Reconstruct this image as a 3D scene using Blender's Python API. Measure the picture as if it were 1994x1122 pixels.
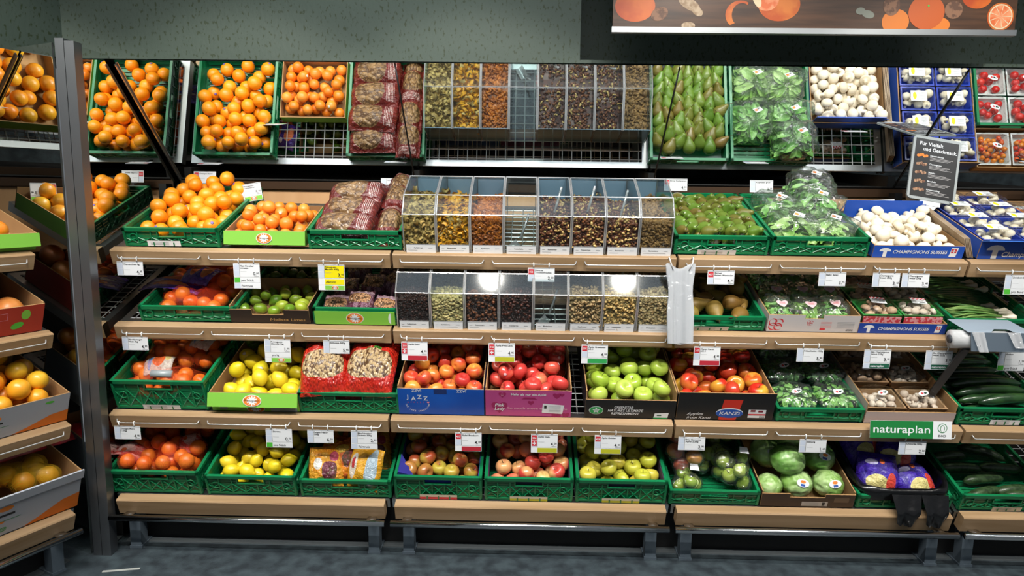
import bpy, math, random
import numpy as np
from mathutils import Matrix, Vector, noise
R = math.radians
for o in list(bpy.data.objects): bpy.data.objects.remove(o)
SC = bpy.context.scene
COL = SC.collection
rng = random.Random(7)

# ---------------------------------------------------------------- camera, world, lights, exposure
CAMP = (1.864, -2.961, 1.668); YAW, PITCH, ROLL, FPX = .018, -.141, -.013, 1338.8
cd = bpy.data.cameras.new('camera'); cam = bpy.data.objects.new('camera', cd); COL.objects.link(cam)
CR = Matrix.Rotation(YAW, 3, 'Z') @ Matrix.Rotation(PITCH, 3, 'X') @ Matrix.Rotation(ROLL, 3, 'Y')
cr, cf, cu = CR.col[0], CR.col[1], CR.col[2]
cam.matrix_world = Matrix.Translation(CAMP) @ Matrix(((cr[0], cu[0], -cf[0]), (cr[1], cu[1], -cf[1]), (cr[2], cu[2], -cf[2]))).to_4x4()
cd.sensor_width = 36; cd.lens = FPX * 36 / 1994; cd.clip_start = .05
SC.camera = cam
W0 = bpy.data.worlds.new('store'); SC.world = W0; W0.use_nodes = True
W0.node_tree.nodes['Background'].inputs[0].default_value = (.86, .93, 1, 1)
W0.node_tree.nodes['Background'].inputs[1].default_value = .16
SC.view_settings.view_transform = 'Standard'; SC.view_settings.look = 'None'
SC.view_settings.exposure = 0; SC.view_settings.gamma = 1; SC.view_settings.use_curve_mapping = False
SC.cycles.caustics_reflective = False; SC.cycles.caustics_refractive = False
SC.cycles.max_bounces = 8; SC.cycles.diffuse_bounces = 3; SC.cycles.glossy_bounces = 5
SC.cycles.transparent_max_bounces = 24; SC.cycles.transmission_bounces = 4
SC.cycles.use_denoising = True; SC.cycles.sample_clamp_indirect = 4

def aim(o, loc, tgt):
    o.location = loc; o.rotation_euler = (Vector(tgt) - Vector(loc)).to_track_quat('-Z', 'Y').to_euler()
def spot(x, y, z, tgt, en, ang, size=.06, blend=.35, col=(1, .95, .86)):
    l = bpy.data.lights.new('ceiling_spotlight', 'SPOT'); l.energy = en; l.spot_size = R(ang); l.spot_blend = blend
    l.shadow_soft_size = size; l.color = col
    o = bpy.data.objects.new('ceiling_spotlight', l); COL.objects.link(o); aim(o, (x, y, z), tgt); return o
def area(loc, tgt, sx, sy, en, col=(1, .97, .92), spread=180):
    l = bpy.data.lights.new('area_light', 'AREA'); l.shape = 'RECTANGLE'; l.size = sx; l.size_y = sy; l.energy = en; l.color = col; l.spread = R(spread)
    o = bpy.data.objects.new('area_light', l); COL.objects.link(o); aim(o, loc, tgt); return o
for i in range(6):
    spot(-.5 + i * 1.05, -1.35, 3.2, (-.5 + i * 1.05, .2, 1.0), 82, 62)
area((1.9, -1.9, 3.3), (1.9, -.3, .6), 5.5, .05, 62, spread=95)
area((1.9, -1.25, 3.25), (1.9, -.6, .6), 2.6, .7, 5, (.75, .88, 1), spread=150)  # added bluish panel, unseen, there to be reflected in the bin lids
area((1.15, -.12, 2.95), (1.15, .25, 2.35), 1.3, .06, 3.6, (.93, 1, .97))      # added unseen lamp that brightens the green panel

for i in range(4): area((.62 + i * 1.27, .185, 2.195), (.62 + i * 1.27, .50, 1.5), 1.2, .012, 2.5, (.92, .97, 1))      # LED strips along the upper mirror edge

# ---------------------------------------------------------------- layout
W = 1.27; TILT = .334
RY = [.109, .103, .021, 0.]; RZ = [1.395, 1.053, .661, .267]
MT, MB_ = (.209, 2.226), (.756, 1.711)              # mirror top and bottom edge (y, z)
def px(row, u, dz=.05, y=None):
    """x in metres of picture column u on the front plane of a shelf row"""
    y = RY[row] if y is None else y
    z = RZ[row] + dz
    x = 1.9
    for _ in range(12):
        d = Vector((x, y, z)) - Vector(CAMP)
        uu = 997 + FPX * d.dot(cr) / d.dot(cf)
        x += (u - uu) * d.dot(cf) / FPX
    return x
UM = Matrix.Identity(4)
LA = R(24)
# left unit: local x runs towards the corner, local y into the unit
LEFT = Matrix.Translation((-.085, -.124, 0)) @ Matrix.Rotation(R(64.4), 4, 'Z')
LRY = [.096, .083, .01, 0.]
def SF(row, x, v=0, w=0, unit=UM):
    ry = LRY if unit is LEFT else RY
    return unit @ Matrix.Translation((x, ry[row], RZ[row])) @ Matrix.Rotation(TILT, 4, 'X') @ Matrix.Translation((0, v, w))
T = lambda x, y, z: Matrix.Translation((x, y, z))
RX = lambda a: Matrix.Rotation(a, 4, 'X')
RYY = lambda a: Matrix.Rotation(a, 4, 'Y')
RZZ = lambda a: Matrix.Rotation(a, 4, 'Z')
S = lambda a, b=None, c=None: Matrix.Diagonal((a, a if b is None else b, a if c is None else c, 1))

# ---------------------------------------------------------------- mesh helpers
class MB:
    def __init__(s): s.v = []; s.f = []; s.m = []; s.uv = None; s.smooth = False
    def add(s, vs, fs, mi=0, M=None):
        b = len(s.v)
        s.v += [tuple(M @ Vector(p)) for p in vs] if M is not None else [tuple(p) for p in vs]
        s.f += [tuple(i + b for i in f) for f in fs]; s.m += [mi] * len(fs); return s
    def box(s, x0, x1, y0, y1, z0, z1, mi=0, M=None):
        return s.add([(x0, y0, z0), (x1, y0, z0), (x1, y1, z0), (x0, y1, z0), (x0, y0, z1), (x1, y0, z1), (x1, y1, z1), (x0, y1, z1)],
              [(0, 3, 2, 1), (4, 5, 6, 7), (0, 1, 5, 4), (1, 2, 6, 5), (2, 3, 7, 6), (3, 0, 4, 7)], mi, M)
    def tube(s, pts, r, n=8, mi=0, cap=True, M=None):
        pts = [Vector(p) for p in pts]; rs = r if isinstance(r, (list, tuple)) else [r] * len(pts)
        vs = []; fs = []; up = None
        for i, p in enumerate(pts):
            d = (pts[min(i + 1, len(pts) - 1)] - pts[max(i - 1, 0)]).normalized()
            if up is None: up = Vector((0, 0, 1)) if abs(d.z) < .9 else Vector((1, 0, 0))
            a = d.cross(up).normalized(); b = a.cross(d).normalized(); up = b
            for k in range(n):
                t = 2 * math.pi * k / n
                vs.append(p + rs[i] * (math.cos(t) * a + math.sin(t) * b))
        for i in range(len(pts) - 1):
            for k in range(n):
                fs.append((i * n + k, (i + 1) * n + k, (i + 1) * n + (k + 1) % n, i * n + (k + 1) % n))
        if cap: fs += [tuple(range(n)), tuple(reversed(range(len(vs) - n, len(vs))))]
        return s.add(vs, fs, mi, M)
    def bar(s, a, b, w, mi=0, M=None): return s.tube([a, b], w / 1.414, 4, mi, True, M)
    def lathe(s, prof, n=20, mi=0, M=None, wob=None):
        vs = []; fs = []
        for (r, z) in prof:
            for k in range(n):
                t = 2 * math.pi * k / n; q = r * (1 if wob is None else wob(t, z)); vs.append((q * math.cos(t), q * math.sin(t), z))
        for i in range(len(prof) - 1):
            for k in range(n):
                fs.append((i * n + k, i * n + (k + 1) % n, (i + 1) * n + (k + 1) % n, (i + 1) * n + k))
        fs += [tuple(reversed(range(n))), tuple(range(len(vs) - n, len(vs)))]
        return s.add(vs, fs, mi, M)
    def grid(s, fn, nx, ny, mi=0, M=None, uv=False):
        vs = [fn(i / nx, j / ny) for j in range(ny + 1) for i in range(nx + 1)]
        fs = [(j * (nx + 1) + i, j * (nx + 1) + i + 1, (j + 1) * (nx + 1) + i + 1, (j + 1) * (nx + 1) + i) for j in range(ny) for i in range(nx)]
        if uv:
            s.uv = (s.uv or []) + [(i / nx, j / ny) for j in range(ny + 1) for i in range(nx + 1)]
        return s.add(vs, fs, mi, M)
    def mesh(s, name, mats, smooth=False):
        me = bpy.data.meshes.new(name); me.from_pydata(s.v, [], s.f)
        for m in mats: me.materials.append(m)
        if len(mats) > 1: me.polygons.foreach_set('material_index', s.m)
        if s.uv:
            ul = me.uv_layers.new(name='UVMap')
            li = np.empty(len(me.loops), dtype=np.int32); me.loops.foreach_get('vertex_index', li)
            ul.data.foreach_set('uv', np.array(s.uv, dtype=np.float32)[li].ravel())
        if smooth or s.smooth: me.polygons.foreach_set('use_smooth', [True] * len(me.polygons))
        me.update(); return me
def ob(name, me, M=None, parent=None, label=None, cat=None, group=None, kind=None):
    o = bpy.data.objects.new(name, me); COL.objects.link(o)
    if parent is not None: o.parent = parent
    if M is not None: o.matrix_basis = M
    if label: o['label'] = label
    if cat: o['category'] = cat
    if group: o['group'] = group
    if kind: o['kind'] = kind
    return o
def part(name, mb, mats, parent, M=None, smooth=False, label=None, **k):
    return ob(name, mb.mesh(name, mats if isinstance(mats, (list, tuple)) else [mats], smooth), M, parent, label, **k)

# ---------------------------------------------------------------- materials
def lin(h):
    if isinstance(h, str):
        c = [int(h[i:i + 2], 16) / 255 for i in (0, 2, 4)]
        return tuple(x / 12.92 if x <= .04045 else ((x + .055) / 1.055) ** 2.4 for x in c) + (1,)
    return tuple(h) + (1,)
MATS = {}
def mat(name, col, rough=.5, metal=0, c2=None, ns=6, nr=(.4, .6), c3=None, bump=0, bs=60, spec=.5, coat=0, stretch=None, det=3, crough=.1, sss=0, coord='Object'):
    """col: base; c2: second colour in noise patches; c3: colour the whole object drifts to by its own random number"""
    if name in MATS: return MATS[name]
    m = bpy.data.materials.new(name); m.use_nodes = True; nt = m.node_tree; N = nt.nodes; L = nt.links
    b = N['Principled BSDF']; b.inputs['Base Color'].default_value = lin(col); b.inputs['Roughness'].default_value = rough
    b.inputs['Metallic'].default_value = metal; b.inputs['Specular IOR Level'].default_value = spec
    b.inputs['Coat Weight'].default_value = coat; b.inputs['Coat Roughness'].default_value = crough
    if c2 or bump or c3:
        tc = N.new('ShaderNodeTexCoord'); oi = N.new('ShaderNodeObjectInfo')
        ad = N.new('ShaderNodeVectorMath'); ad.operation = 'ADD'; L.new(tc.outputs[coord], ad.inputs[0])
        mu = N.new('ShaderNodeMath'); mu.operation = 'MULTIPLY'; mu.inputs[1].default_value = 37.; L.new(oi.outputs['Random'], mu.inputs[0]); L.new(mu.outputs[0], ad.inputs[1])
        vec = ad.outputs[0]
        if stretch:
            mp = N.new('ShaderNodeMapping'); mp.inputs['Scale'].default_value = stretch; L.new(vec, mp.inputs['Vector']); vec = mp.outputs[0]
    last = None
    if c2:
        n = N.new('ShaderNodeTexNoise'); n.inputs['Scale'].default_value = ns; n.inputs['Detail'].default_value = det; L.new(vec, n.inputs['Vector'])
        r = N.new('ShaderNodeMapRange'); r.inputs['From Min'].default_value = nr[0]; r.inputs['From Max'].default_value = nr[1]; L.new(n.outputs['Fac'], r.inputs['Value'])
        mx = N.new('ShaderNodeMix'); mx.data_type = 'RGBA'; mx.inputs['A'].default_value = lin(col); mx.inputs['B'].default_value = lin(c2)
        L.new(r.outputs[0], mx.inputs['Factor']); last = mx.outputs['Result']
    if c3:
        mx = N.new('ShaderNodeMix'); mx.data_type = 'RGBA'; mx.inputs['B'].default_value = lin(c3)
        if last: L.new(last, mx.inputs['A'])
        else: mx.inputs['A'].default_value = lin(col)
        mr = N.new('ShaderNodeMath'); mr.operation = 'POWER'; mr.inputs[1].default_value = 1.6; L.new(oi.outputs['Random'], mr.inputs[0])
        L.new(mr.outputs[0], mx.inputs['Factor']); last = mx.outputs['Result']
    if last: L.new(last, b.inputs['Base Color'])
    if bump:
        n2 = N.new('ShaderNodeTexNoise'); n2.inputs['Scale'].default_value = bs; n2.inputs['Detail'].default_value = 3; L.new(vec, n2.inputs['Vector'])
        bp = N.new('ShaderNodeBump'); bp.inputs['Strength'].default_value = bump; bp.inputs['Distance'].default_value = .004; L.new(n2.outputs['Fac'], bp.inputs['Height']); L.new(bp.outputs[0], b.inputs['Normal'])
    MATS[name] = m; return m
def film(name, tint='FFFFFF', base=.06, rough=.12, bump=.6, bs=35, milky=0, ior=1.3):
    """thin clear foil: mostly see-through, with glossy creases"""
    if name in MATS: return MATS[name]
    m = bpy.data.materials.new(name); m.use_nodes = True; nt = m.node_tree; N = nt.nodes; L = nt.links
    for n in list(N):
        if n.type != 'OUTPUT_MATERIAL': N.remove(n)
    out = N['Material Output']
    tr = N.new('ShaderNodeBsdfTransparent'); tr.inputs[0].default_value = lin(tint)
    gl = N.new('ShaderNodeBsdfGlossy'); gl.inputs['Roughness'].default_value = rough
    df = N.new('ShaderNodeBsdfDiffuse'); df.inputs[0].default_value = (.85, .87, .9, 1)
    m1 = N.new('ShaderNodeMixShader'); m1.inputs[0].default_value = milky; L.new(tr.outputs[0], m1.inputs[1]); L.new(df.outputs[0], m1.inputs[2])
    fr = N.new('ShaderNodeFresnel'); ge = N.new('ShaderNodeNewGeometry')      # thin sheet: same reflectance from both sides
    pw = N.new('ShaderNodeMath'); pw.operation = 'MULTIPLY_ADD'; pw.inputs[1].default_value = 1 / ior - ior; pw.inputs[2].default_value = ior; L.new(ge.outputs['Backfacing'], pw.inputs[0]); L.new(pw.outputs[0], fr.inputs['IOR'])
    ad = N.new('ShaderNodeMath'); ad.operation = 'ADD'; ad.use_clamp = True; ad.inputs[1].default_value = base; L.new(fr.outputs[0], ad.inputs[0])
    m2 = N.new('ShaderNodeMixShader'); L.new(ad.outputs[0], m2.inputs[0]); L.new(m1.outputs[0], m2.inputs[1]); L.new(gl.outputs[0], m2.inputs[2])
    if bump:
        tc = N.new('ShaderNodeTexCoord'); n2 = N.new('ShaderNodeTexNoise'); n2.inputs['Scale'].default_value = bs; n2.inputs['Detail'].default_value = 2.5; n2.inputs['Distortion'].default_value = 1.2
        L.new(tc.outputs['Object'], n2.inputs['Vector'])
        bp = N.new('ShaderNodeBump'); bp.inputs['Strength'].default_value = bump; bp.inputs['Distance'].default_value = .02; L.new(n2.outputs['Fac'], bp.inputs['Height'])
        L.new(bp.outputs[0], gl.inputs['Normal']); L.new(bp.outputs[0], fr.inputs['Normal'])
    L.new(m2.outputs[0], out.inputs[0]); MATS[name] = m; return m
def netting(name, col, scale=150, width=.35):
    if name in MATS: return MATS[name]
    m = bpy.data.materials.new(name); m.use_nodes = True; nt = m.node_tree; N = nt.nodes; L = nt.links
    b = N['Principled BSDF']; b.inputs['Base Color'].default_value = lin(col); b.inputs['Roughness'].default_value = .5
    out = N['Material Output']; tr = N.new('ShaderNodeBsdfTransparent'); mx = N.new('ShaderNodeMixShader')
    tc = N.new('ShaderNodeTexCoord'); sx = N.new('ShaderNodeSeparateXYZ'); L.new(tc.outputs['Object'], sx.inputs[0])
    def line(sign):
        a = N.new('ShaderNodeMath'); a.operation = 'MULTIPLY_ADD'; a.inputs[1].default_value = sign; L.new(sx.outputs[0], a.inputs[0]); L.new(sx.outputs[1], a.inputs[2])
        s = N.new('ShaderNodeMath'); s.operation = 'MULTIPLY'; s.inputs[1].default_value = scale; L.new(a.outputs[0], s.inputs[0])
        f = N.new('ShaderNodeMath'); f.operation = 'FRACT'; L.new(s.outputs[0], f.inputs[0])
        g = N.new('ShaderNodeMath'); g.operation = 'LESS_THAN'; g.inputs[1].default_value = width; L.new(f.outputs[0], g.inputs[0]); return g
    a, c = line(1), line(-1); mm = N.new('ShaderNodeMath'); mm.operation = 'MAXIMUM'; L.new(a.outputs[0], mm.inputs[0]); L.new(c.outputs[0], mm.inputs[1])
    L.new(mm.outputs[0], mx.inputs[0]); L.new(tr.outputs[0], mx.inputs[1]); L.new(b.outputs[0], mx.inputs[2]); L.new(mx.outputs[0], out.inputs[0])
    MATS[name] = m; return m
def bagmat(name, cols, win=(.5, .5, .3, .3), nut='B89468', nut2='7A5A3A', cell=26, stripes=None, rough=.25, blob=None):
    """printed pouch: foil colour(s), clear window showing nuts (cells), optional lines of print"""
    if name in MATS: return MATS[name]
    m = bpy.data.materials.new(name); m.use_nodes = True; nt = m.node_tree; N = nt.nodes; L = nt.links
    b = N['Principled BSDF']; b.inputs['Roughness'].default_value = rough; b.inputs['Coat Weight'].default_value = .8; b.inputs['Coat Roughness'].default_value = .08
    tc = N.new('ShaderNodeTexCoord'); sx = N.new('ShaderNodeSeparateXYZ'); L.new(tc.outputs['UV'], sx.inputs[0]); oi = N.new('ShaderNodeObjectInfo')
    def M(op, a, c=None, d=None, clamp=False):
        n = N.new('ShaderNodeMath'); n.operation = op; n.use_clamp = clamp
        for i, q in enumerate((a, c, d)):
            if q is None: continue
            if isinstance(q, (int, float)): n.inputs[i].default_value = q
            else: L.new(q, n.inputs[i])
        return n.outputs[0]
    def mixc(f, a, c):
        n = N.new('ShaderNodeMix'); n.data_type = 'RGBA'
        for k, q in (('Factor', f), ('A', a), ('B', c)):
            if isinstance(q, (str, tuple)): n.inputs[k].default_value = lin(q)
            else: L.new(q, n.inputs[k])
        return n.outputs['Result']
    nz = N.new('ShaderNodeTexNoise'); nz.inputs['Scale'].default_value = 5; L.new(tc.outputs['UV'], nz.inputs['Vector'])
    g = N.new('ShaderNodeMapRange'); g.inputs['From Min'].default_value = .46; g.inputs['From Max'].default_value = .54; L.new(nz.outputs['Fac'], g.inputs['Value'])
    col = mixc(g.outputs[0], cols[0], cols[1])
    wob = M('MULTIPLY', M('SUBTRACT', nz.outputs['Fac'], .5), .25)
    if stripes:      # (u0,u1) zone holding fine lines of print
        z = M('MULTIPLY', M('GREATER_THAN', sx.outputs[0], stripes[0]), M('LESS_THAN', sx.outputs[0], stripes[1]))
        ln = M('LESS_THAN', M('FRACT', M('MULTIPLY', sx.outputs[0], 34.)), .4)
        n3 = N.new('ShaderNodeTexNoise'); n3.inputs['Scale'].default_value = 60; L.new(tc.outputs['UV'], n3.inputs['Vector'])
        z = M('MULTIPLY', M('MULTIPLY', z, ln), M('GREATER_THAN', n3.outputs['Fac'], .47))
        z = M('MULTIPLY', z, M('LESS_THAN', M('ABSOLUTE', M('SUBTRACT', sx.outputs[1], .5)), .36))
        col = mixc(M('MULTIPLY', z, .8), col, 'E8D8D0')
    if blob:         # (u,v,ru,rv,colour) printed picture
        for (bu, bv, ru, rv, bc) in blob:
            d = M('ADD', M('POWER', M('ABSOLUTE', M('DIVIDE', M('SUBTRACT', sx.outputs[0], bu), ru)), 2.), M('POWER', M('ABSOLUTE', M('DIVIDE', M('SUBTRACT', sx.outputs[1], bv), rv)), 2.))
            col = mixc(M('LESS_THAN', M('ADD', d, M('MULTIPLY', wob, 2.)), 1.), col, bc)
    vo = N.new('ShaderNodeTexVoronoi'); vo.inputs['Scale'].default_value = cell; vo.inputs['Randomness'].default_value = .9; L.new(tc.outputs['UV'], vo.inputs['Vector'])
    sh = N.new('ShaderNodeMapRange'); sh.inputs['From Min'].default_value = .0; sh.inputs['From Max'].default_value = .62; L.new(vo.outputs['Distance'], sh.inputs['Value'])
    sc = N.new('ShaderNodeSeparateColor'); L.new(vo.outputs['Color'], sc.inputs[0])
    nutc = mixc(M('MULTIPLY', sc.outputs[0], .8), nut, nut2)
    gap = M('GREATER_THAN', vo.outputs['Distance'], .62); nutc = mixc(gap, nutc, '5A4028')
    if win:
        wx = M('POWER', M('ABSOLUTE', M('DIVIDE', M('SUBTRACT', sx.outputs[0], win[0]), win[2])), 3.)
        wy = M('POWER', M('ABSOLUTE', M('DIVIDE', M('SUBTRACT', sx.outputs[1], win[1]), win[3])), 3.)
        wf = M('LESS_THAN', M('ADD', M('ADD', wx, wy), M('MULTIPLY', wob, 3.)), 1.)
        col = mixc(wf, col, nutc)
    L.new(col, b.inputs['Base Color'])
    nb = N.new('ShaderNodeTexNoise'); nb.inputs['Scale'].default_value = 9; nb.inputs['Detail'].default_value = 4; nb.inputs['Distortion'].default_value = 1.5; L.new(tc.outputs['UV'], nb.inputs['Vector'])
    h = M('ADD', M('MULTIPLY', nb.outputs['Fac'], 1.6), M('MULTIPLY', sh.outputs[0], -.8 if win else 0.))
    bp = N.new('ShaderNodeBump'); bp.inputs['Strength'].default_value = .6; bp.inputs['Distance'].default_value = .012; L.new(h, bp.inputs['Height']); L.new(bp.outputs[0], b.inputs['Normal']); L.new(bp.outputs[0], b.inputs['Coat Normal'])
    MATS[name] = m; return m

WOOD = mat('beech_wood', 'B09270', .55, c2='9C7E5A', ns=3, nr=(.35, .65), stretch=(.6, 8, 8), bump=.05, bs=30)
WOODP = mat('beech_panel', 'D6A878', .5, c2='C59565', ns=1.6, nr=(.3, .7), stretch=(6, 6, .5))
STEEL = mat('zinc_steel', 'B8BCBE', .32, 1, bump=.03, bs=20)
CHROME = mat('chrome', 'D8DADC', .14, 1)
RAILM = mat('rail_metal', 'D0D2D2', .3, .55)
POSTM = mat('post_metal', '7E8286', .38, .9, bump=.03, bs=15)
GREYST = mat('grey_steel', '5F6B75', .45, .3)
BLACKM = mat('black_metal', '0E0E0E', .5)
DARK = mat('dark_kick', '0B0B0C', .7)
MIRROR = mat('mirror_glass', (.93, .95, .94), 0.0, 1)
MIRRORS = mat('side_mirror', (.8, .82, .78), 0.0, 1)
CRATE = mat('crate_green', '0B7A4A', .38, c2='0A6F42', ns=4, coat=.15)
CARDB = mat('cardboard', 'A98458', .85, c2='9C784E', ns=4)
WHITE = mat('white_card', 'E4E7EA', .45)
INK = mat('ink_black', '1A1A1C', .5)
INKG = mat('ink_grey', '8A8E92', .5)
PANEW = mat('pane_blue', 'C8D2E2', .5)
REDP = mat('print_red', 'C8323C', .5)
YELP = mat('print_yellow', 'E8D800', .5)
YELG = mat('print_olive', 'B4B428', .5)
GRNP = mat('print_green', '4FB53A', .5)
DGRN = mat('print_dark_green', '1E5A44', .5)
ORAP = mat('print_orange', 'E8822A', .5)
LGREEN = mat('carton_lime', '7EC043', .55)
RING = mat('clip_white', 'E8E8E6', .35)
ACR = film('acrylic', 'F6FAFA', .03, .06, 0, ior=1.35)
ACRE = film('acrylic_edge', 'D8D8D4', .3, .15, 0, milky=.35)
CLEAR = film('clear_foil', 'FAFCFA', .13, .14, 1.0, 26, milky=.03)
CLEAR2 = film('clear_foil_tight', 'FAFCFA', .04, .1, .6, 45)

# ---------------------------------------------------------------- flat printing (text and shapes on a surface facing -y)
TXT = {}
def text_geo(s, bold):
    k = (s, bold)
    if k not in TXT:
        c = bpy.data.curves.new('t', 'FONT'); c.body = s; c.size = 1; c.offset = .013 if bold else 0; c.resolution_u = 3; c.align_x = 'LEFT'
        o = bpy.data.objects.new('t', c); COL.objects.link(o)
        bpy.context.view_layer.update()
        me = bpy.data.meshes.new_from_object(o)
        vs = [(v.co.x, v.co.y) for v in me.vertices]; fs = [tuple(p.vertices) for p in me.polygons]
        bpy.data.objects.remove(o); bpy.data.meshes.remove(me); bpy.data.curves.remove(c)
        xs = [v[0] for v in vs] or [0, 1]; TXT[k] = (vs, fs, min(xs), max(xs))
    return TXT[k]
class Print:
    def __init__(s): s.mb = MB(); s.mats = []
    def mi(s, m):
        if m not in s.mats: s.mats.append(m)
        return s.mats.index(m)
    def poly(s, pts, m, l=1): s.mb.add([(x, -l * .0004, z) for x, z in pts], [tuple(range(len(pts)))], s.mi(m)); return s
    def rect(s, x0, z0, x1, z1, m, l=1): return s.poly([(x0, z0), (x1, z0), (x1, z1), (x0, z1)], m, l)
    def ell(s, cx, cz, rx, rz, m, l=1, n=24, a=0):
        ca, sa = math.cos(a), math.sin(a); P = []
        for k in range(n):
            t = 2 * math.pi * k / n; x, z = rx * math.cos(t), rz * math.sin(t); P.append((cx + x * ca - z * sa, cz + x * sa + z * ca))
        return s.poly(P, m, l)
    def text(s, t, x, z, size, m, l=2, align='l', bold=False, shear=0, rot=0, width=None, flip=False):
        vs, fs, a, b = text_geo(t, bold); k = size; kx = k if width is None else width / max(b - a, .01)
        off = {'l': -a, 'c': -(a + b) / 2, 'r': -b}[align]; ca, sa = math.cos(rot), math.sin(rot); P = []
        for (u, v) in vs:
            X = (u + off) * kx + shear * v * k; Z = v * k
            if flip: X, Z = -X, -Z
            P.append((x + X * ca - Z * sa, -l * .0004, z + X * sa + Z * ca))
        s.mb.add(P, fs, s.mi(m)); return s
    def heart(s, cx, cz, r, m, l=1):
        P = []
        for k in range(24):
            t = 2 * math.pi * k / 24; P.append((cx + r * math.sin(t) ** 3, cz + r * (.81 * math.cos(t) - .31 * math.cos(2 * t) - .12 * math.cos(3 * t))))
        return s.poly(list(reversed(P)), m, l)
    def cross(s, cx, cz, r, m, l=2):
        s.rect(cx - r, cz - r * .32, cx + r, cz + r * .32, m, l); return s.rect(cx - r * .32, cz - r, cx + r * .32, cz + r, m, l)
    def sun_logo(s, cx, cz, rx, rz, l=1):
        s.ell(cx, cz, rx, rz, WHITE, l); s.ell(cx, cz, rx * .93, rz * .92, ORAP, l + 1); s.ell(cx, cz, rx * .55, rz * .82, WHITE, l + 2)
        for k in range(10):
            t = k * math.pi / 5; s.ell(cx + rx * .5 * math.cos(t) * .9, cz + rz * .72 * math.sin(t), rx * .09, rz * .12, ORAP, l + 3, 8)
        return s.text('Primagusto', cx, cz - rz * .16, rz * .62, INK, l + 4, 'c', width=rx * 1.6)
    def build(s, name, parent, M=None, label=None):
        return ob(name, s.mb.mesh(name, s.mats), M, parent, label)

# ================================================================= the room
def struct(name, mb, m, M=None): return ob(name, mb.mesh(name, m if isinstance(m, list) else [m]), M, kind='structure')
FLOORM = mat('floor_vinyl', '3E4A50', .6, c2='262E34', ns=16, nr=(.35, .65), bump=.3, bs=220, det=8, coord='Object')
WALLG = mat('header_panel', '46554B', .55, c2='2C3A1E', ns=70, nr=(.58, .66), bump=.2, bs=50, det=2, stretch=(1.1, 1, .6))
WALLD = mat('rear_wall', '1A1A19', .8)
struct('floor', MB().box(-4, 7, -5, 1.3, -.05, 0), FLOORM)
struct('wall_back', MB().box(-.6, 6.5, .88, .95, 0, 3.4), WALLD)
XC = 2.095                                            # corner of the lit bulkhead
struct('wall_header', MB().box(-.45, XC, MT[0], .87, MT[1] + .006, 3.4), WALLG)
struct('wall_header_right', MB().box(XC, 6.5, MT[0] + .30, .87, MT[1] + .006, 3.4).box(XC, 6.5, MT[0], MT[0] + .31, MT[1] + .006, MT[1] + .02), WALLG)
struct('wall_left', MB().box(-3.5, .0, .88, .95, 0, 3.4), WALLD, LEFT)
struct('wall_header_left', MB().box(-3.5, .05, .27, .87, MT[1] + .006, 3.4).box(.05, .30, .27, .28, MT[1] + .006, 3.4), WALLG, LEFT)
t = ob('paper_strip', MB().box(-.075, .075, -.007, .007, .0005, .0015).mesh('paper_strip', [mat('paper', 'A9ACA8', .8)]), T(.12, -.19, 0) @ RZZ(R(12)), label='thin pale paper strip lying on the dark floor', cat='litter')

# ---------------------------------------------------------------- mirrors
MA = math.atan2(MT[1] - MB_[1], MB_[0] - MT[0]); ML = math.hypot(MT[1] - MB_[1], MB_[0] - MT[0])
def mirror_frame(x, unit, dy=0):   # local y runs from the lower back edge up and forward along the glass, local z is the face normal (down/front)
    return unit @ T(x, MB_[0] + dy, MB_[1]) @ RX(math.pi + MA) @ T(0, 0, 0)
def mirror(x0, w, unit, label, dy=0):
    M = unit @ T(x0, MB_[0] + dy, MB_[1])
    # build directly in the unit's axes
    e = ob('overhead_mirror', None, M, label=label, cat='mirror', group='tilted mirrors over the top shelf' if unit is UM else None)
    n = Vector((0, math.sin(MA), math.cos(MA))) * .006
    def quad(xa, xb, s0, s1, off, th):
        vs = []
        d = Vector((0, -math.cos(MA), math.sin(MA))); nn = Vector((0, math.sin(MA), math.cos(MA)))
        for o_ in (off, off + th):
            for xx, ss in ((xa, s0), (xb, s0), (xb, s1), (xa, s1)): vs.append(Vector((xx, 0, 0)) + d * ss + nn * o_)
        return vs, [(0, 1, 2, 3), (7, 6, 5, 4), (0, 4, 5, 1), (1, 5, 6, 2), (2, 6, 7, 3), (3, 7, 4, 0)]
    part('glass', MB().add(*quad(.002, w - .002, .0, ML, 0, .005)), MIRROR, e)
    part('frame', MB().add(*quad(0, w, -.012, .0, -.004, .02)), BLACKM, e)
    return e
secl = ['above the oranges', 'above the upper row of bulk bins', 'above the green pears and lettuce', 'above the packed mushroom trays']
for i in range(4): mirror(i * W, W, UM, 'tilted overhead mirror panel ' + secl[i])
mirror(-1.75, 1.798, LEFT, 'tilted overhead mirror panel on the left-hand corner unit', .045)
def rod(x, unit, r, name, label, cat, m, dy=0, off=.003):
    d = Vector((0, -math.cos(MA), math.sin(MA))); nn = Vector((0, -math.sin(MA), -math.cos(MA)))
    p0 = Vector((x, MB_[0] + dy, MB_[1])) + nn * off - d * .01; p1 = p0 + d * (ML - .0)
    mid = (p0 + p1) / 2 + nn * .002
    return ob(name, MB().tube([p0, p0.lerp(mid, .5) + nn * .003, mid, mid.lerp(p1, .5) + nn * .003, p1], r, 8).mesh(name, [m], True), unit, label=label, cat=cat)
rl = ['between the walnut bags and the bulk bins', 'between the bulk bins and the pears', 'between the loose mushrooms and the mushroom trays']
for i in (1, 2, 3): rod(i * W, UM, .0028, 'mirror_cable', 'thin black cable across the overhead mirror, ' + rl[i - 1], 'cable', BLACKM)
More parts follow.
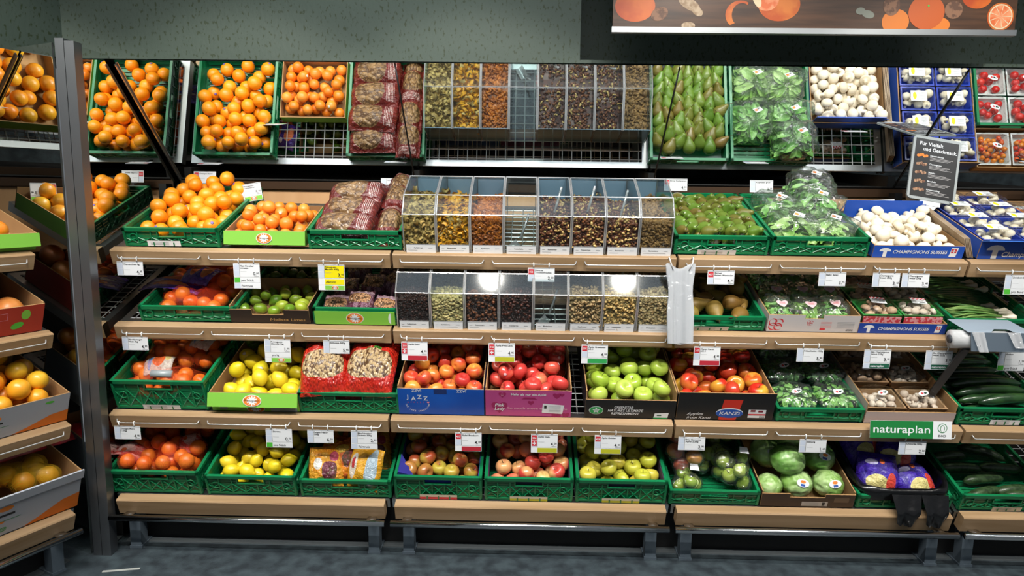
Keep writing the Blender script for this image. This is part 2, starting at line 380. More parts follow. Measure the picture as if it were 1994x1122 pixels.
def strut(unit, x, label, dy=0):
    d = Vector((0, -math.cos(MA), math.sin(MA))); nn = Vector((0, -math.sin(MA), -math.cos(MA)))
    e = ob('mirror_strut', None, unit, label=label, cat='bracket')
    p0 = Vector((x, MB_[0] + dy, MB_[1])) - d * .02; p1 = p0 + d * (ML + .0)
    part('channel', MB().bar(p0 + nn * .006, p1 + nn * .006, .009), mat('dark_steel', '6A665E', .4, .6), e)
    part('edge', MB().bar(p0 + nn * .012 + Vector((.003, 0, 0)), p1 + nn * .012 + Vector((.003, 0, 0)), .003), CHROME, e)
strut(UM, .0, 'diagonal metal strut at the left end of the overhead mirror')
strut(LEFT, .040, 'short diagonal strut of the left corner mirror', .045)

# ---------------------------------------------------------------- corner post and side mirrors
PX, PY = -.035, -.053
e = ob('corner_post', None, T(PX, PY, 0), label='tall twin-profile metal post standing at the corner of the two shelf runs', cat='post')
part('profile', MB().box(-.038, -.002, -.02, .03, 0, 2.262), POSTM, e)
part('profile', MB().box(.002, .042, -.022, .03, 0, 2.25), POSTM, e)
part('seam_strip', MB().box(-.003, .003, -.012, .03, 0, 2.25), BLACKM, e)
ob('end_mirror', MB().box(-.028, -.020, PY + .032, .87, .0, 2.245).mesh('end_mirror', [MIRRORS]), label='upright mirrored end panel closing the long shelf run beside the post', cat='mirror')
ob('end_mirror', MB().box(.05, .058, .03, .87, .0, 2.245).mesh('end_mirror', [MIRRORS]), LEFT, label='upright mirrored end panel closing the left corner unit', cat='mirror')

# ---------------------------------------------------------------- shelves
def grid_mesh(w, d):
    g = MB(); n = 24
    for i in range(1, n): g.bar((w * i / n, .03, -.008), (w * i / n, d - .03, -.008), .0035)
    m = 12
    for j in range(1, m): g.bar((.03, d * j / m, -.0115), (w - .03, d * j / m, -.0115), .0035)
    return g.mesh('wire_grid', [RAILM])
GM = grid_mesh(W - .012, .6)
fr = MB(); ww = W - .012
fr.box(0, ww, 0, .035, -.012, -.005).box(0, ww, .565, .6, -.012, -.005).box(0, .035, .035, .565, -.012, -.005).box(ww - .035, ww, .035, .565, -.012, -.005)
fr.box(0, .012, 0, .6, -.05, -.012).box(ww - .012, ww, 0, .6, -.05, -.012)
FM = fr.mesh('frame', [STEEL])
bd = MB(); ch = .006
bd.add([(0, -.042, -.004), (0, -.038, 0), (0, 0, 0), (0, 0, -.068), (0, -.042, -.068), (ww, -.042, -.004), (ww, -.038, 0), (ww, 0, 0), (ww, 0, -.068), (ww, -.042, -.068)],
       [(0, 1, 2, 3, 4), (9, 8, 7, 6, 5), (1, 0, 5, 6), (2, 1, 6, 7), (3, 2, 7, 8), (4, 3, 8, 9), (0, 4, 9, 5)])
BM = bd.mesh('front_board', [WOOD]); bd.v = [((x * (ww - .036) / ww), y * 1.05, z * 1.15) for x, y, z in bd.v]; BM3 = bd.mesh('front_board', [WOOD])
rlm = MB(); rlm.tube([(0, -.042, -.022), (.006, -.054, -.030), (.012, -.056, -.032), (.362, -.056, -.032), (.368, -.054, -.030), (.374, -.042, -.022)], .0027, 8)
RM = rlm.mesh('price_rail', [RAILM], True)
rown = ['top', 'second', 'third', 'bottom']
def shelf(row, x, unit, label, rails=True):
    e = ob('produce_shelf', None, SF(row, x + .006, 0, -.001, unit), label=label, cat='shelf', group=None)
    ob('front_board', BM if row < 3 else BM3, None if row < 3 else T(.018, 0, 0), e); ob('frame', FM, None, e); ob('wire_grid', GM, None, e)
    if rails:
        for k in range(3): ob('price_rail', RM, T(.032 + k * .411, 0, 0), e, label='thin chrome rail on the front board')
    return e
secn = ['left-hand section with citrus', 'middle section', 'section right of the middle', 'far right section']
for s_ in range(4):
    for r_ in range(4): shelf(r_, s_ * W, UM, 'sloping %s shelf with beech front board, %s' % (rown[r_], secn[s_]), r_ < 3)
for r_ in range(4): shelf(r_, -W - (.02 if r_ else .06), LEFT, 'sloping %s shelf with beech front board of the left corner unit' % rown[r_], r_ < 3)
def base(x, unit, label):
    e = ob('shelving_base', None, unit @ T(x, 0, 0), label=label, cat='base')
    for lx in (.055, W - .105):
        part('leg', MB().box(lx, lx + .05, .0, .055, 0, .20).box(lx - .004, lx + .054, -.004, .40, .0, .012).box(lx, lx + .05, .05, .55, .19, .215), GREYST, e)
    part('bumper_rail', MB().tube([(.012, -.075, .185), (W - .016, -.075, .185)], .0145, 16).box(.06, .10, -.075, .02, .178, .19).box(W - .1, W - .06, -.075, .02, .178, .19), CHROME, e, smooth=True)
    part('kick_plate', MB().box(.0, W, .10, .106, .0, .19), DARK, e)
    part('floor_strip', MB().box(.0, W, .055, .10, .0, .006), mat('strip_steel', '70777A', .5, .6), e)
for s_ in range(4): base(s_ * W, UM, 'steel base with chrome bumper rail under the ' + secn[s_])
base(-W - .03, LEFT, 'steel base with chrome bumper rail under the left corner unit')
def upright(x, unit, label):
    return ob('shelf_upright', MB().box(-.02, .02, .70, .76, 0, 1.68).mesh('shelf_upright', [BLACKM]), unit @ T(x, 0, 0), label=label, cat='upright')
for s_, l_ in ((0, 'at the left mirror'), (1, 'between citrus and bulk bins'), (2, 'between bulk bins and pears'), (3, 'near the mushroom boxes')): upright(s_ * W + (.03 if s_ == 0 else 0), UM, 'black upright behind the shelves ' + l_)
def backpanel(x, w, unit, label):
    e = ob('back_panel', None, unit @ T(x, .78, 0), label=label, cat='panel')
    part('wood_panel', MB().box(.004, w - .004, 0, .016, 1.28, 1.655), WOODP, e)
    part('top_rail', MB().box(0, w, -.02, .03, 1.658, 1.70), mat('bronze_rail', '4A3524', .4, .5), e)
    part('lower_panel', MB().box(.004, w - .004, .0, .016, .2, 1.275), mat('lower_panel', '241C18', .7), e)
for s_ in range(4): backpanel(s_ * W, W, UM, 'beech back panel behind the ' + secn[s_])
backpanel(-W - .03, W, LEFT, 'beech back panel of the left corner unit')

# ---------------------------------------------------------------- banner
bx0, bx1 = px(0, 1192, dz=.9, y=.0), px(0, 1973, dz=.9, y=.0)
e = ob('hanging_banner', None, T(bx0, .0, 2.318), label='long hanging banner picturing oranges and nuts on brown wood', cat='banner')
bw = bx1 - bx0; BPW = mat('banner_wood', '5E3E28', .35, c2='382418', ns=5, nr=(.3, .7), stretch=(.7, 1, 9), bump=.0)
part('board', MB().box(0, bw, .0, .018, .02, .62), BPW, e)
part('bottom_rail', MB().box(-.004, bw + .004, -.008, .024, .0, .022), STEEL, e)
p = Print(); OD = mat('banner_orange', 'B8460E', .4, c2='D06418', ns=9); OP = mat('banner_peel', 'B84E12', .4, c2='D0742A', ns=12); NUT = mat('banner_walnut', '8A6248', .5, c2='5E3E2C', ns=40, nr=(.45, .55)); PEAN = mat('banner_peanut', 'BCA58A', .5, c2='94785A', ns=50); SEG = mat('banner_pulp', 'E8966A', .4, c2='D86A38', ns=30); PITH = mat('banner_pith', 'E0CDA8', .5)
ux = lambda u: (u - 1192) / (1973 - 1192) * bw
p.ell(ux(1235), .105, .082, .062, OD, 1, 32); p.ell(ux(1283), .075, .036, .026, NUT, 2, a=.4); p.ell(ux(1340), .115, .05, .022, PEAN, 1, a=-.5); p.ell(ux(1357), .085, .024, .016, PEAN, 2, a=-.5)
p.poly([(ux(1440) + .06 * math.cos(t_), .075 + .055 * math.sin(t_)) for t_ in [1.0 + .2 * k for k in range(16)]] + [(ux(1443) + .04 * math.cos(t_), .075 + .045 * math.sin(t_)) for t_ in reversed([1.0 + .2 * k for k in range(16)])], OP, 2)
p.ell(ux(1515), .115, .085, .065, OP, 1, 32); p.ell(ux(1490), .135, .05, .045, SEG, 2); p.ell(ux(1470), .14, .016, .04, PITH, 3, a=.4)
p.ell(ux(1340) + .0, .03, .028, .014, PEAN, 2); p.ell(ux(1688), .08, .026, .015, mat('banner_grey_nut', '8C9084', .5), 2, a=-.25); p.ell(ux(1673), .092, .02, .014, MATS['banner_grey_nut'], 3)
p.ell(ux(1732), .115, .034, .04, NUT, 2); p.ell(ux(1742), .052, .055, .05, mat('banner_mandarin', 'DE7C28', .4), 1); p.ell(ux(1800), .09, .073, .068, mat('banner_orange_dark', 'C45A1E', .4), 3, 32); p.ell(ux(1828), .04, .04, .03, MATS['banner_mandarin'], 2)
p.ell(ux(1803), .115, .004, .004, GRNP, 4); p.ell(ux(1852), .10, .036, .035, NUT, 2); p.ell(ux(1895), .15, .06, .045, OD, 1)
p.ell(ux(1943), .075, .054, .055, OP, 2); p.ell(ux(1943), .075, .048, .049, PITH, 3); p.ell(ux(1943), .075, .043, .044, SEG, 4)
for k in range(9): p.poly([(ux(1943), .075), (ux(1943) + .042 * math.cos(k * .698 - .03), .075 + .042 * math.sin(k * .698 - .03)), (ux(1943) + .042 * math.cos(k * .698 + .05), .075 + .042 * math.sin(k * .698 + .05))], PITH, 5)
p.build('printed_picture', e)

# ================================================================= containers
def wall_panel(L, h, t=.008, hole=.12, seed=0):
    """a pierced plastic crate wall: x 0..L, z 0..h, outer face towards -y"""
    m = MB(); hh = .024; zt = h - .016
    m.box(0, L, -.006, t, zt, h)                                 # rim
    m.box(0, L, -.002, t, 0, .012)
    a, b = L / 2 - hole / 2, L / 2 + hole / 2; z0 = zt - hh - .003
    has = h > .06 and hole > 0
    z = .012; k = 0
    while z < zt - .002:
        z1 = min(z + .0115, zt)
        if has and z1 > z0:
            m.box(0, a, .002, t - .002, z, z1); m.box(b, L, .002, t - .002, z, z1)
        else: m.box(0, L, .002, t - .002, z, z1)
        z = z1 + .0022
    if has:
        m.box(a - .005, a, -.004, t, z0, zt).box(b, b + .005, -.004, t, z0, zt).box(a - .005, b + .005, -.004, t, z0 - .005, z0)
    n = max(3, int(L / .055))
    for i in range(n + 1):
        x = i * (L - .005) / n
        if has and a - .006 < x < b: m.box(x, x + .005, -.003, .003, .012, z0 - .005)
        else: m.box(x, x + .005, -.003, .003, .012, zt)
    # diagonal webbing and round bosses
    zb = z0 - .005 if has else zt
    for i in range(n):
        x = i * (L - .005) / n + .0025; x2 = (i + 1) * (L - .005) / n + .0025
        m.bar((x, .0, .012), (x2, .0, zb), .004); m.bar((x2, .0, .012), (x, .0, zb), .004)
    for cx in (.045, L - .045):
        r = min(.017, (zt - .012) / 2 - .001); c = (zt + .012) / 2
        pts = [(cx + r * math.cos(q * math.pi / 8), -.002, c + r * math.sin(q * math.pi / 8)) for q in range(17)]
        m.tube(pts, .0024, 5, 0, False)
    return m
WP = {}
def wpm(L, h, hole):
    k = (round(L, 3), round(h, 3), hole)
    if k not in WP: WP[k] = wall_panel(L, h, hole=hole).mesh('crate_wall', [CRATE])
    return WP[k]
BP = {}
def crate(label, row, x0, w, h, d=.575, v0=.006, w0=.0, unit=UM, card=None, ang=0):
    """green perforated plastic crate; returns (empty, inner frame, inner w, inner d, h)"""
    M = SF(row, x0 + w / 2, v0, w0, unit) @ RZZ(ang) @ T(-w / 2, 0, 0)
    e = ob('plastic_crate', None, M, label=label, cat='crate', group=None)
    ob('front_panel', wpm(w, h, .12), T(0, .006, .0), e)
    ob('back_panel', wpm(w, h, .12), T(w, d - .006, 0) @ RZZ(math.pi), e)
    ob('side_panel', wpm(d, h, .14), T(.0, d, 0) @ RZZ(-math.pi / 2) @ T(0, .006, 0), e)
    ob('side_panel', wpm(d, h, .14), T(w, 0, 0) @ RZZ(math.pi / 2) @ T(0, .006, 0), e)
    k = (round(w, 3), round(d, 3))
    if k not in BP:
        m = MB(); n = 24
        for i in range(n): m.box(.01, w - .01, .01 + i * (d - .02) / n, .01 + (i + .72) * (d - .02) / n, .002, .007)
        for i in range(5): m.box(.01 + i * (w - .03) / 4, .02 + i * (w - .03) / 4, .01, d - .01, .0, .003)
        BP[k] = m.mesh('crate_floor', [CRATE])
    ob('floor_panel', BP[k], None, e)
    if card:
        # paper label slotted low in the front wall
        cw = card.get('w', .13); q = Print(); z0 = .004; z1 = .030; cx = w * card.get('x', .5)
        q.rect(cx - cw / 2, z0, cx + cw / 2, z1, card.get('m', WHITE), 14)
        if card.get('stripe'): q.rect(cx - cw / 2, z0, cx + cw / 2, z0 + .013, card['stripe'], 15)
        if not card.get('stripe'):
            for r_ in range(3): q.rect(cx - cw * .4, .010 + r_ * .006, cx + cw * .15, .0115 + r_ * .006, INKG, 15)
        for tt in (-.3, 0, .3): q.rect(cx + cw * tt - .003, z0, cx + cw * tt + .003, z1 - .008, CRATE, 17)
        q.build('paper_label', e, RX(card.get('tilt', 0)))
    return e, M @ T(.014, .014, .008), w - .028, d - .028, h
def carton(label, row, x0, w, h, d, out, v0=.004, w0=0., unit=UM, notch=None, hback=None, flap=None, inner=None, ang=0, hside=None, name='cardboard_box'):
    """open cardboard box, optional front flap (length, angle from vertical, material), notch (x0,x1,depth) in the front edge"""
    M = SF(row, x0 + w / 2, v0, w0, unit) @ RZZ(ang) @ T(-w / 2, 0, 0)
    e = ob(name, None, M, label=label, cat='box')
    t = .005; inn = inner or CARDB; hb = hback or h; hs = hside or min(h, hb)
    b = MB()
    def slab(x0, x1, y0, y1, z0, z1, face):   # 0 = outside colour, 1 = cardboard
        b.box(x0, x1, y0, y1, z0, z1, 1)
        n = len(b.m); idx = {'-y': 2, '+x': 3, '+y': 4, '-x': 5}[face]; b.m[n - 6 + idx] = 0
    if notch:
        a, c, dp = notch
        slab(0, a, 0, t, 0, h, '-y'); slab(c, w, 0, t, 0, h, '-y'); slab(a, c, 0, t, 0, h - dp, '-y')
    else: slab(0, w, 0, t, 0, h, '-y')
    slab(0, w, d - t, d, 0, hb, '+y'); slab(0, t, t, d - t, 0, hs, '-x'); slab(w - t, w, t, d - t, 0, hs, '+x')
    b.box(t, w - t, t, d - t, 0, .004, 1)
    part('body', b, [out, inn], e)
    if flap:
        ln, an, fm = flap[:3]
        part('front_flap', MB().box(-.004, w + .004, -.004, 0, -ln, 0), fm, e, T(0, -.001, h) @ RX(-an), label=flap[3] if len(flap) > 3 else None)
    return e, M @ T(t + .004, t + .004, .005), w - 2 * t - .008, d - 2 * t - .008, h

# ================================================================= fruit and vegetables
def prof_sphere(r, n, f=lambda a: 1, zf=1.0):
    return [(max(r * math.sin(math.pi * i / n) * f(math.pi * i / n), 1e-5), -r * zf * math.cos(math.pi * i / n)) for i in range(n + 1)]
def m_orange(r, seed):
    m = MB(); rr = random.Random(seed); e_ = rr.uniform(.93, 1.0)
    pr = []
    for i in range(13):
        a = math.pi * i / 12; q = r * (1 - .05 * math.exp(-((a - math.pi) / .22) ** 2)); pr.append((max(q * math.sin(a), 1e-5), -q * e_ * math.cos(a)))
    m.lathe(pr, 20); return m.mesh('orange', [], True)
def m_apple(r, tall=1.0):
    m = MB(); pr = []
    for i in range(17):
        a = math.pi * i / 16       # 0 bottom .. pi top
        q = r * (1.0 + .03 * math.cos(a - .5))
        z = -q * math.cos(a) * .90 * tall; x = q * math.sin(a) * (1.03 + .05 * -math.cos(a))
        if i >= 13: z -= r * (.05, .14, .30, .42)[i - 13]
        if i <= 2: z += r * (.22, .12, .03)[i]
        pr.append((max(x, 1e-5), z))
    m.lathe(pr, 20, wob=lambda t, z: 1 + .012 * math.cos(5 * t) * (1 if z < 0 else .3)); return m
def m_pear(r):
    m = MB(); pr = [(1e-5, -r * .92), (r * .30, -r * .98), (r * .66, -r * .84), (r * .92, -r * .48), (r, -r * .02), (r * .94, r * .38), (r * .76, r * .80), (r * .55, r * 1.15), (r * .42, r * 1.42), (r * .35, r * 1.64), (r * .25, r * 1.78), (r * .1, r * 1.83), (1e-5, r * 1.81)]
    m.lathe(pr, 18, wob=lambda t, z: 1 + .02 * math.cos(2 * t + 1)); return m
def m_lemon(r):
    m = MB(); pr = [(1e-5, -r * 1.42), (r * .12, -r * 1.40), (r * .18, -r * 1.26), (r * .42, -r * 1.10), (r * .74, -r * .78), (r * .95, -r * .38), (r, 0), (r * .95, r * .38), (r * .74, r * .78), (r * .42, r * 1.10), (r * .2, r * 1.22), (r * .1, r * 1.28), (1e-5, r * 1.26)]
    m.lathe(pr, 18); return m
def m_mush(r):
    m = MB(); pr = [(1e-5, -r * .95), (r * .30, -r * .95), (r * .34, -r * .85), (r * .30, -r * .3), (r * .34, -r * .22), (r * .80, -r * .30), (r * .95, -r * .22), (r, -r * .02), (r * .97, r * .22), (r * .84, r * .48), (r * .6, r * .68), (r * .3, r * .78), (1e-5, r * .8)]
    m.lathe(pr, 18); return m
OR_M = mat('orange_peel', 'FA980A', .36, c2='F58A06', ns=12, c3='FCAA20', bump=.12, bs=420, coat=.25, crough=.3)
CL_M = mat('clementine_peel', 'F08418', .36, c2='E87410', ns=14, c3='F29A38', bump=.1, bs=420, coat=.25, crough=.3)
RO_M = mat('red_orange_peel', 'F47A1C', .36, c2='EC6414', ns=14, c3='F08A28', bump=.1, bs=420, coat=.3, crough=.25)
GF_M = mat('pale_orange_peel', 'F0A020', .36, c2='E88418', ns=9, c3='E8B82C', bump=.1, bs=380, coat=.3, crough=.25)
PK_M = mat('grapefruit_peel', 'F08A48', .4, c2='E8A048', ns=7, c3='EC6A38', bump=.08, bs=380, coat=.2)
LE_M = mat('lemon_peel', 'E8D41E', .36, c2='DCC81A', ns=14, c3='F0D230', bump=.16, bs=300, coat=.3, crough=.25)
LI_M = mat('lime_peel', '8CA62C', .34, c2='5E8A22', ns=10, c3='A8B83A', bump=.1, bs=320, coat=.3)
LI2_M = mat('dark_lime_peel', '4A6A20', .34, c2='3A5418', ns=12, c3='5C7A22', bump=.1, bs=320, coat=.3)
A_JZ = mat('apple_orange_red', 'D44A30', .28, c2='E8A040', ns=9, nr=(.44, .58), c3='C03430', coat=.5, crough=.1, stretch=(1, 1, .5))
A_PL = mat('apple_pink', 'CE3A38', .26, c2='E08A60', ns=11, nr=(.48, .66), c3='D2463E', coat=.5, stretch=(1, 1, .5))
A_GR = mat('apple_green', 'A6C040', .26, c2='98B836', ns=9, c3='B8CC58', coat=.5)
A_GO = mat('apple_golden', 'BEC440', .3, c2='B2B838', ns=12, c3='CEBA48', coat=.35)
A_KZ = mat('apple_red_yellow', 'D8A838', .26, c2='CC2E20', ns=8, nr=(.44, .54), c3='C8442A', coat=.5)
A_BB = mat('apple_braeburn', 'B8A840', .3, c2='A83A28', ns=8, nr=(.44, .56), c3='A86A38', coat=.4, stretch=(1, 1, .45))
A_GA = mat('apple_gala', 'E6BE78', .3, c2='C84038', ns=8, nr=(.44, .58), c3='D87A60', coat=.4, stretch=(1, 1, .4))
PEAR_M = mat('pear_green', '64862C', .38, c2='547624', ns=8, c3='6E5C28', nr=(.4, .65), coat=.3, bump=.05, bs=300)
PEARB_M = mat('pear_brown', '77561F', .55, c2='87682E', ns=9, c3='8E7A30', coat=.05, bump=.05, bs=300)
MU_M = mat('mushroom_white', 'F0E6D2', .55, c2='E0D2B8', ns=12, bump=.08, bs=150)
MB_M = mat('mushroom_brown', 'A88468', .55, c2='BC9C80', ns=12, bump=.08, bs=150)
MW2 = mat('mushroom_cream', 'DCCFC0', .55, c2='C8B4A4', ns=12)
STEM = mat('fruit_stem', '4A3820', .7)
PURP = mat('purple_sticker', '7A6AB8', .4)
def withm(mb_or_me, m, name):
    me = mb_or_me.mesh(name, [m], True) if isinstance(mb_or_me, MB) else mb_or_me
    if not me.materials: me.materials.append(m)
    return me
def cap_mesh(r, ang, m, name='sticker'):
    b = MB(); b.lathe([(max(r * math.sin(ang * (1 - i / 3)), 1e-5), r * math.cos(ang * (1 - i / 3))) for i in range(4)], 12)
    return b.mesh(name, [m], True)
def stem_mesh(z0, ln, r=.0013, bend=.25):
    return MB().tube([(0, 0, z0), (bend * ln * .3, 0, z0 + ln * .5), (bend * ln, 0, z0 + ln)], r, 6).mesh('stem', [STEM], True)
K = {}
def kind(key, me, r, child=(), rot='any', name=None, cat=None):
    K[key] = dict(me=me if isinstance(me, list) else [me], r=r, child=child, rot=rot, name=name or key, cat=cat or (name or key).replace('_', ' '))
kind('orange', [withm(m_orange(.0372, s), OR_M, 'orange') for s in (1, 2)], .0365, [(.35, 'sticker', cap_mesh(.0376, .2, PURP))], name='orange')
kind('clem', [withm(m_orange(.030, 3), CL_M, 'clementine')], .0293, [(.4, 'sticker', cap_mesh(.0303, .26, mat('silver_sticker', 'D8D4C0', .4))), ], name='clementine')
kind('redorange', [withm(m_orange(.035, 4), RO_M, 'orange')], .034, name='orange')
kind('blond', [withm(m_orange(.042, 5), GF_M, 'orange')], .041, name='orange')
kind('grapefruit', [withm(m_orange(.056, 5), PK_M, 'grapefruit')], .054, name='grapefruit')
kind('lemon', [withm(m_lemon(.031), LE_M, 'lemon')], .0335, name='lemon')
kind('biglemon', [withm(m_lemon(.036), LE_M, 'lemon')], .0385, [(.3, 'sticker', cap_mesh(.0372, .25, MATS['silver_sticker']))], name='lemon')
kind('lime', [withm(m_lemon(.026), LI_M, 'lime')], .0275, [(.2, 'sticker', cap_mesh(.0272, .22, WHITE))], name='lime')
kind('darklime', [withm(m_lemon(.027), LI2_M, 'lime')], .0285, [(.3, 'sticker', cap_mesh(.0282, .2, WHITE))], name='lime')
AST = stem_mesh(.012, .022)
for key, m, r, ch in (('jazz', A_JZ, .036, [(.5, 'stem', AST), (.25, 'sticker', cap_mesh(.0378, .2, mat('red_sticker', 'B01830', .3)))]), ('pink', A_PL, .037, [(.15, 'stem', AST), (.6, 'sticker', cap_mesh(.0386, .19, mat('pale_pink_sticker', 'ECC0C4', .3)))]),
                      ('green', A_GR, .0405, [(.55, 'stem', AST)]), ('golden', A_GO, .038, [(.55, 'stem', AST)]), ('kanzi', A_KZ, .041, [(.55, 'stem', AST)]), ('brae', A_BB, .0365, [(.55, 'stem', AST)]), ('gala', A_GA, .0365, [(.6, 'stem', AST)]), ('smallgreen', A_GR, .032, [(.4, 'stem', AST)]), ('smallred', A_JZ, .036, [])):
    kind(key, m_apple(r, 1.03 if key in ('gala', 'jazz') else .98).mesh('apple', [m], True), r * .97, ch, rot='apple', name='apple')
kind('pear', m_pear(.034).mesh('pear', [PEAR_M], True), .034, [(1, 'stem', stem_mesh(.034 * 1.74, .024, .0014, .5))], name='pear')
kind('bpear', m_pear(.038).mesh('pear', [PEARB_M], True), .040, [(1, 'stem', stem_mesh(.038 * 1.74, .026, .0016, .6))], name='pear')
kind('mush', m_mush(.030).mesh('mushroom', [MU_M], True), .026, rot='mush', name='mushroom')
kind('mush_m', m_mush(.023).mesh('mushroom', [MU_M], True), .020, rot='mush', name='mushroom')
kind('mush_s', m_mush(.018).mesh('mushroom', [MW2], True), .016, rot='mush', name='mushroom')
kind('mush_b', m_mush(.022).mesh('mushroom', [MB_M], True), .019, rot='mush', name='mushroom')
kind('tomato', withm(m_orange(.022, 8), mat('tomato_skin', 'C81E18', .2, c3='D83020', coat=.6), 'tomato'), .0215, name='tomato')
kind('ctomato', withm(m_orange(.014, 8), mat('cherry_tomato_skin', 'E08A1A', .2, c3='C8281A', coat=.6), 'cherry_tomato'), .0135, name='cherry_tomato')

def pack(w, d, r, H, seed, nmax=200, cand=70, jitter=.0, x0=0, y0=0, floor=0.):
    """drop spheres into a box; H(x,y) is the height the heap may reach"""
    g = np.random.default_rng(seed); P = np.zeros((0, 3)); out = []; fail = 0
    while len(out) < nmax and fail < 12:
        c = g.uniform([x0 + r, y0 + r], [x0 + w - r, y0 + d - r], (cand, 2)); z = np.full(cand, floor + r)
        if len(P):
            dd = ((c[:, None, :] - P[None, :, :2]) ** 2).sum(2); q = (2 * r * .97) ** 2 - dd
            zz = np.where(q > 0, P[None, :, 2] + np.sqrt(np.maximum(q, 0)), 0); z = np.maximum(z, zz.max(1))
        top = z + r * .8 - np.array([H(a, b) for a, b in c]); ok = top < 0
        if not ok.any(): fail += 1; continue
        i = int(np.argmin(np.where(ok, z, 9))); p = (c[i, 0], c[i, 1], z[i]); out.append(p); P = np.vstack([P, p])
    return out
A_M, B_M = Vector((0, MT[0], MT[1])), Vector((0, MB_[0], MB_[1])); N_M = (B_M - A_M).cross(Vector((1, 0, 0))).normalized()
def cull(pts, M, r, nocull=False):
    """leave out fruit buried in the heap where nothing can be seen of it, from the camera or a step to its side, or in the mirror"""
    wp = [M @ Vector(p) for p in pts]; C = np.array([tuple(p) for p in wp]); row = min(range(4), key=lambda k: abs(RZ[k] - wp[0].z + .12)); keep = []
    eyes = []
    for dx in (-.7, 0, .7): e_ = Vector(CAMP) + Vector((dx, 0, .1)); eyes.append(e_)
    if row == 0: eyes += [e_ - 2 * (e_ - A_M).dot(N_M) * N_M for e_ in eyes[:3]]
    for i, p in enumerate(wp):
        vis = False
        for q, e_ in enumerate(eyes):
            d = (e_ - p).normalized(); a = d.cross(Vector((0, 0, 1))).normalized(); b = a.cross(d)
            for (sa, sb) in ((0, 0), (.7, 0), (-.7, 0), (0, .7), (0, -.7), (.55, .55), (-.55, .55)):
                s = p + (a * sa + b * sb) * r + d * r * .7
                if q < 3 and row > 0 and s.y > RY[row - 1] and p.x > 0:
                    t = (RY[row - 1] - s.y) / (e_.y - s.y); zc = s.z + t * (e_.z - s.z)
                    if RZ[row - 1] - .05 < zc: continue
                v = C - np.array(tuple(s)); al = v @ np.array(tuple(d)); per = (v * v).sum(1) - al * al; hit = (al > 0) & (per < (r * .95) ** 2); hit[i] = False
                if not hit.any(): vis = True; break
            if vis: break
        if vis: keep.append(pts[i])
    return keep
def rrot(kd, g):
    if kd['rot'] == 'apple': return RZZ(g.uniform(0, 6.28)) @ RX(g.gauss(0, .75) - .25) @ RZZ(g.uniform(0, 6.28))
    if kd['rot'] == 'mush': return RX(g.choice([g.gauss(0, .6), g.gauss(0, .6), g.gauss(2.4, .5)])) @ RYY(g.gauss(0, .5)) @ RZZ(g.uniform(0, 6.28))
    return RX(g.uniform(0, 6.28)) @ RYY(g.uniform(-1.57, 1.57)) @ RZZ(g.uniform(0, 6.28))
def fruit(key, M, g, label=None, group=None, parent=None, sticker=True):
    kd = K[key]; s = g.uniform(.95, 1.05)
    o = ob(kd['name'], g.choice(kd['me']), M @ S(s, s, s), parent, label, kd['cat'] if parent is None else None, group)
    for pr, cn, cm in kd['child'] if sticker else ():
        if g.random() < pr:
            ob(cn, cm, (RZZ(g.uniform(0, 6.28)) @ RX(g.uniform(.3, 1.6)) if cn == 'sticker' and kd['name'] != 'x' else None), o)
    return o
ZD, ZC = ('front', 'second', 'middle', 'fourth', 'rear'), ('far left', 'centre left', 'centre right', 'far right')
def zone(x, y, w, d): return ', %s row, %s' % (ZD[max(0, min(4, int(5 * y / d)))], ZC[max(0, min(3, int(4 * x / w)))])
def fill(F, key, H, label, group, seed, nmax=200, **kw):
    e, M, w, d, h = F; g = random.Random(seed); r = K[key]['r']
    n = 0
    for (x, y, z) in cull(pack(w, d, r, H, seed, nmax, **kw), M, r):
        fruit(key, M @ T(x, y, z) @ rrot(K[key], g), g, label + zone(x, y, w, d), group); n += 1
    return n

# ---------------------------------------------------------------- bags
def pillow(w, h, t, lump=.004, seed=0, seal=.02, nx=26, ny=20, bend=0., freq=30, sag=0.):
    """a filled pouch: x 0..w, y 0..h (seals at both y ends), lies on z=0, UV over the top face"""
    m = MB(); off = Vector((seed * 3.1, seed * 1.7, 0))
    def prof(a, b):
        sb = max(0., min(1., (b * h - seal) / (h - 2 * seal))); q = max(0., 1 - abs(2 * a - 1) ** 2.6) ** .6 * max(0., 1 - abs(2 * sb - 1) ** 2.8) ** .6
        return q if seal < b * h < h - seal else 0.
    def top(a, b):
        q = prof(a, b); x = (a - .5) * w * (1 - .06 * math.sin(math.pi * b) ** 2 * -1); y = b * h
        n_ = noise.noise(Vector((a * w * freq, b * h * freq, 1)) + off); n2 = noise.noise(Vector((a * 4, b * 4, 5)) + off)
        z = t * q * (1 + .22 * n2) + lump * n_ * min(1, q * 2) + (.004 * math.sin(a * 22 + seed) * (q == 0)) + .003
        dz = -bend * (2 * b - 1) ** 2 - sag * (2 * a - 1) ** 2
        return (x + w / 2, y, max(z, .002) + dz)
    def bot(a, b):
        q = prof(a, b); p = top(a, b); dz = -bend * (2 * b - 1) ** 2 - sag * (2 * a - 1) ** 2
        return (p[0], p[1], (.0 if q > 0 else p[2] - dz - .0015) + dz)
    m.grid(top, nx, ny, 0, None, True)
    nb = len(m.v); m.grid(bot, nx, ny, 0, None, True); k = len(m.f) - nx * ny
    m.f[k:] = [tuple(reversed(f)) for f in m.f[k:]]
    A = lambda i, j: j * (nx + 1) + i
    fs = []
    for i in range(nx): fs.append((A(i + 1, 0), A(i, 0), nb + A(i, 0), nb + A(i + 1, 0))); fs.append((A(i, ny), A(i + 1, ny), nb + A(i + 1, ny), nb + A(i, ny)))
    for j in range(ny): fs.append((A(0, j), A(0, j + 1), nb + A(0, j + 1), nb + A(0, j))); fs.append((A(nx, j + 1), A(nx, j), nb + A(nx, j), nb + A(nx, j + 1)))
    m.f += fs; m.m += [0] * len(fs); m.smooth = True
    return m
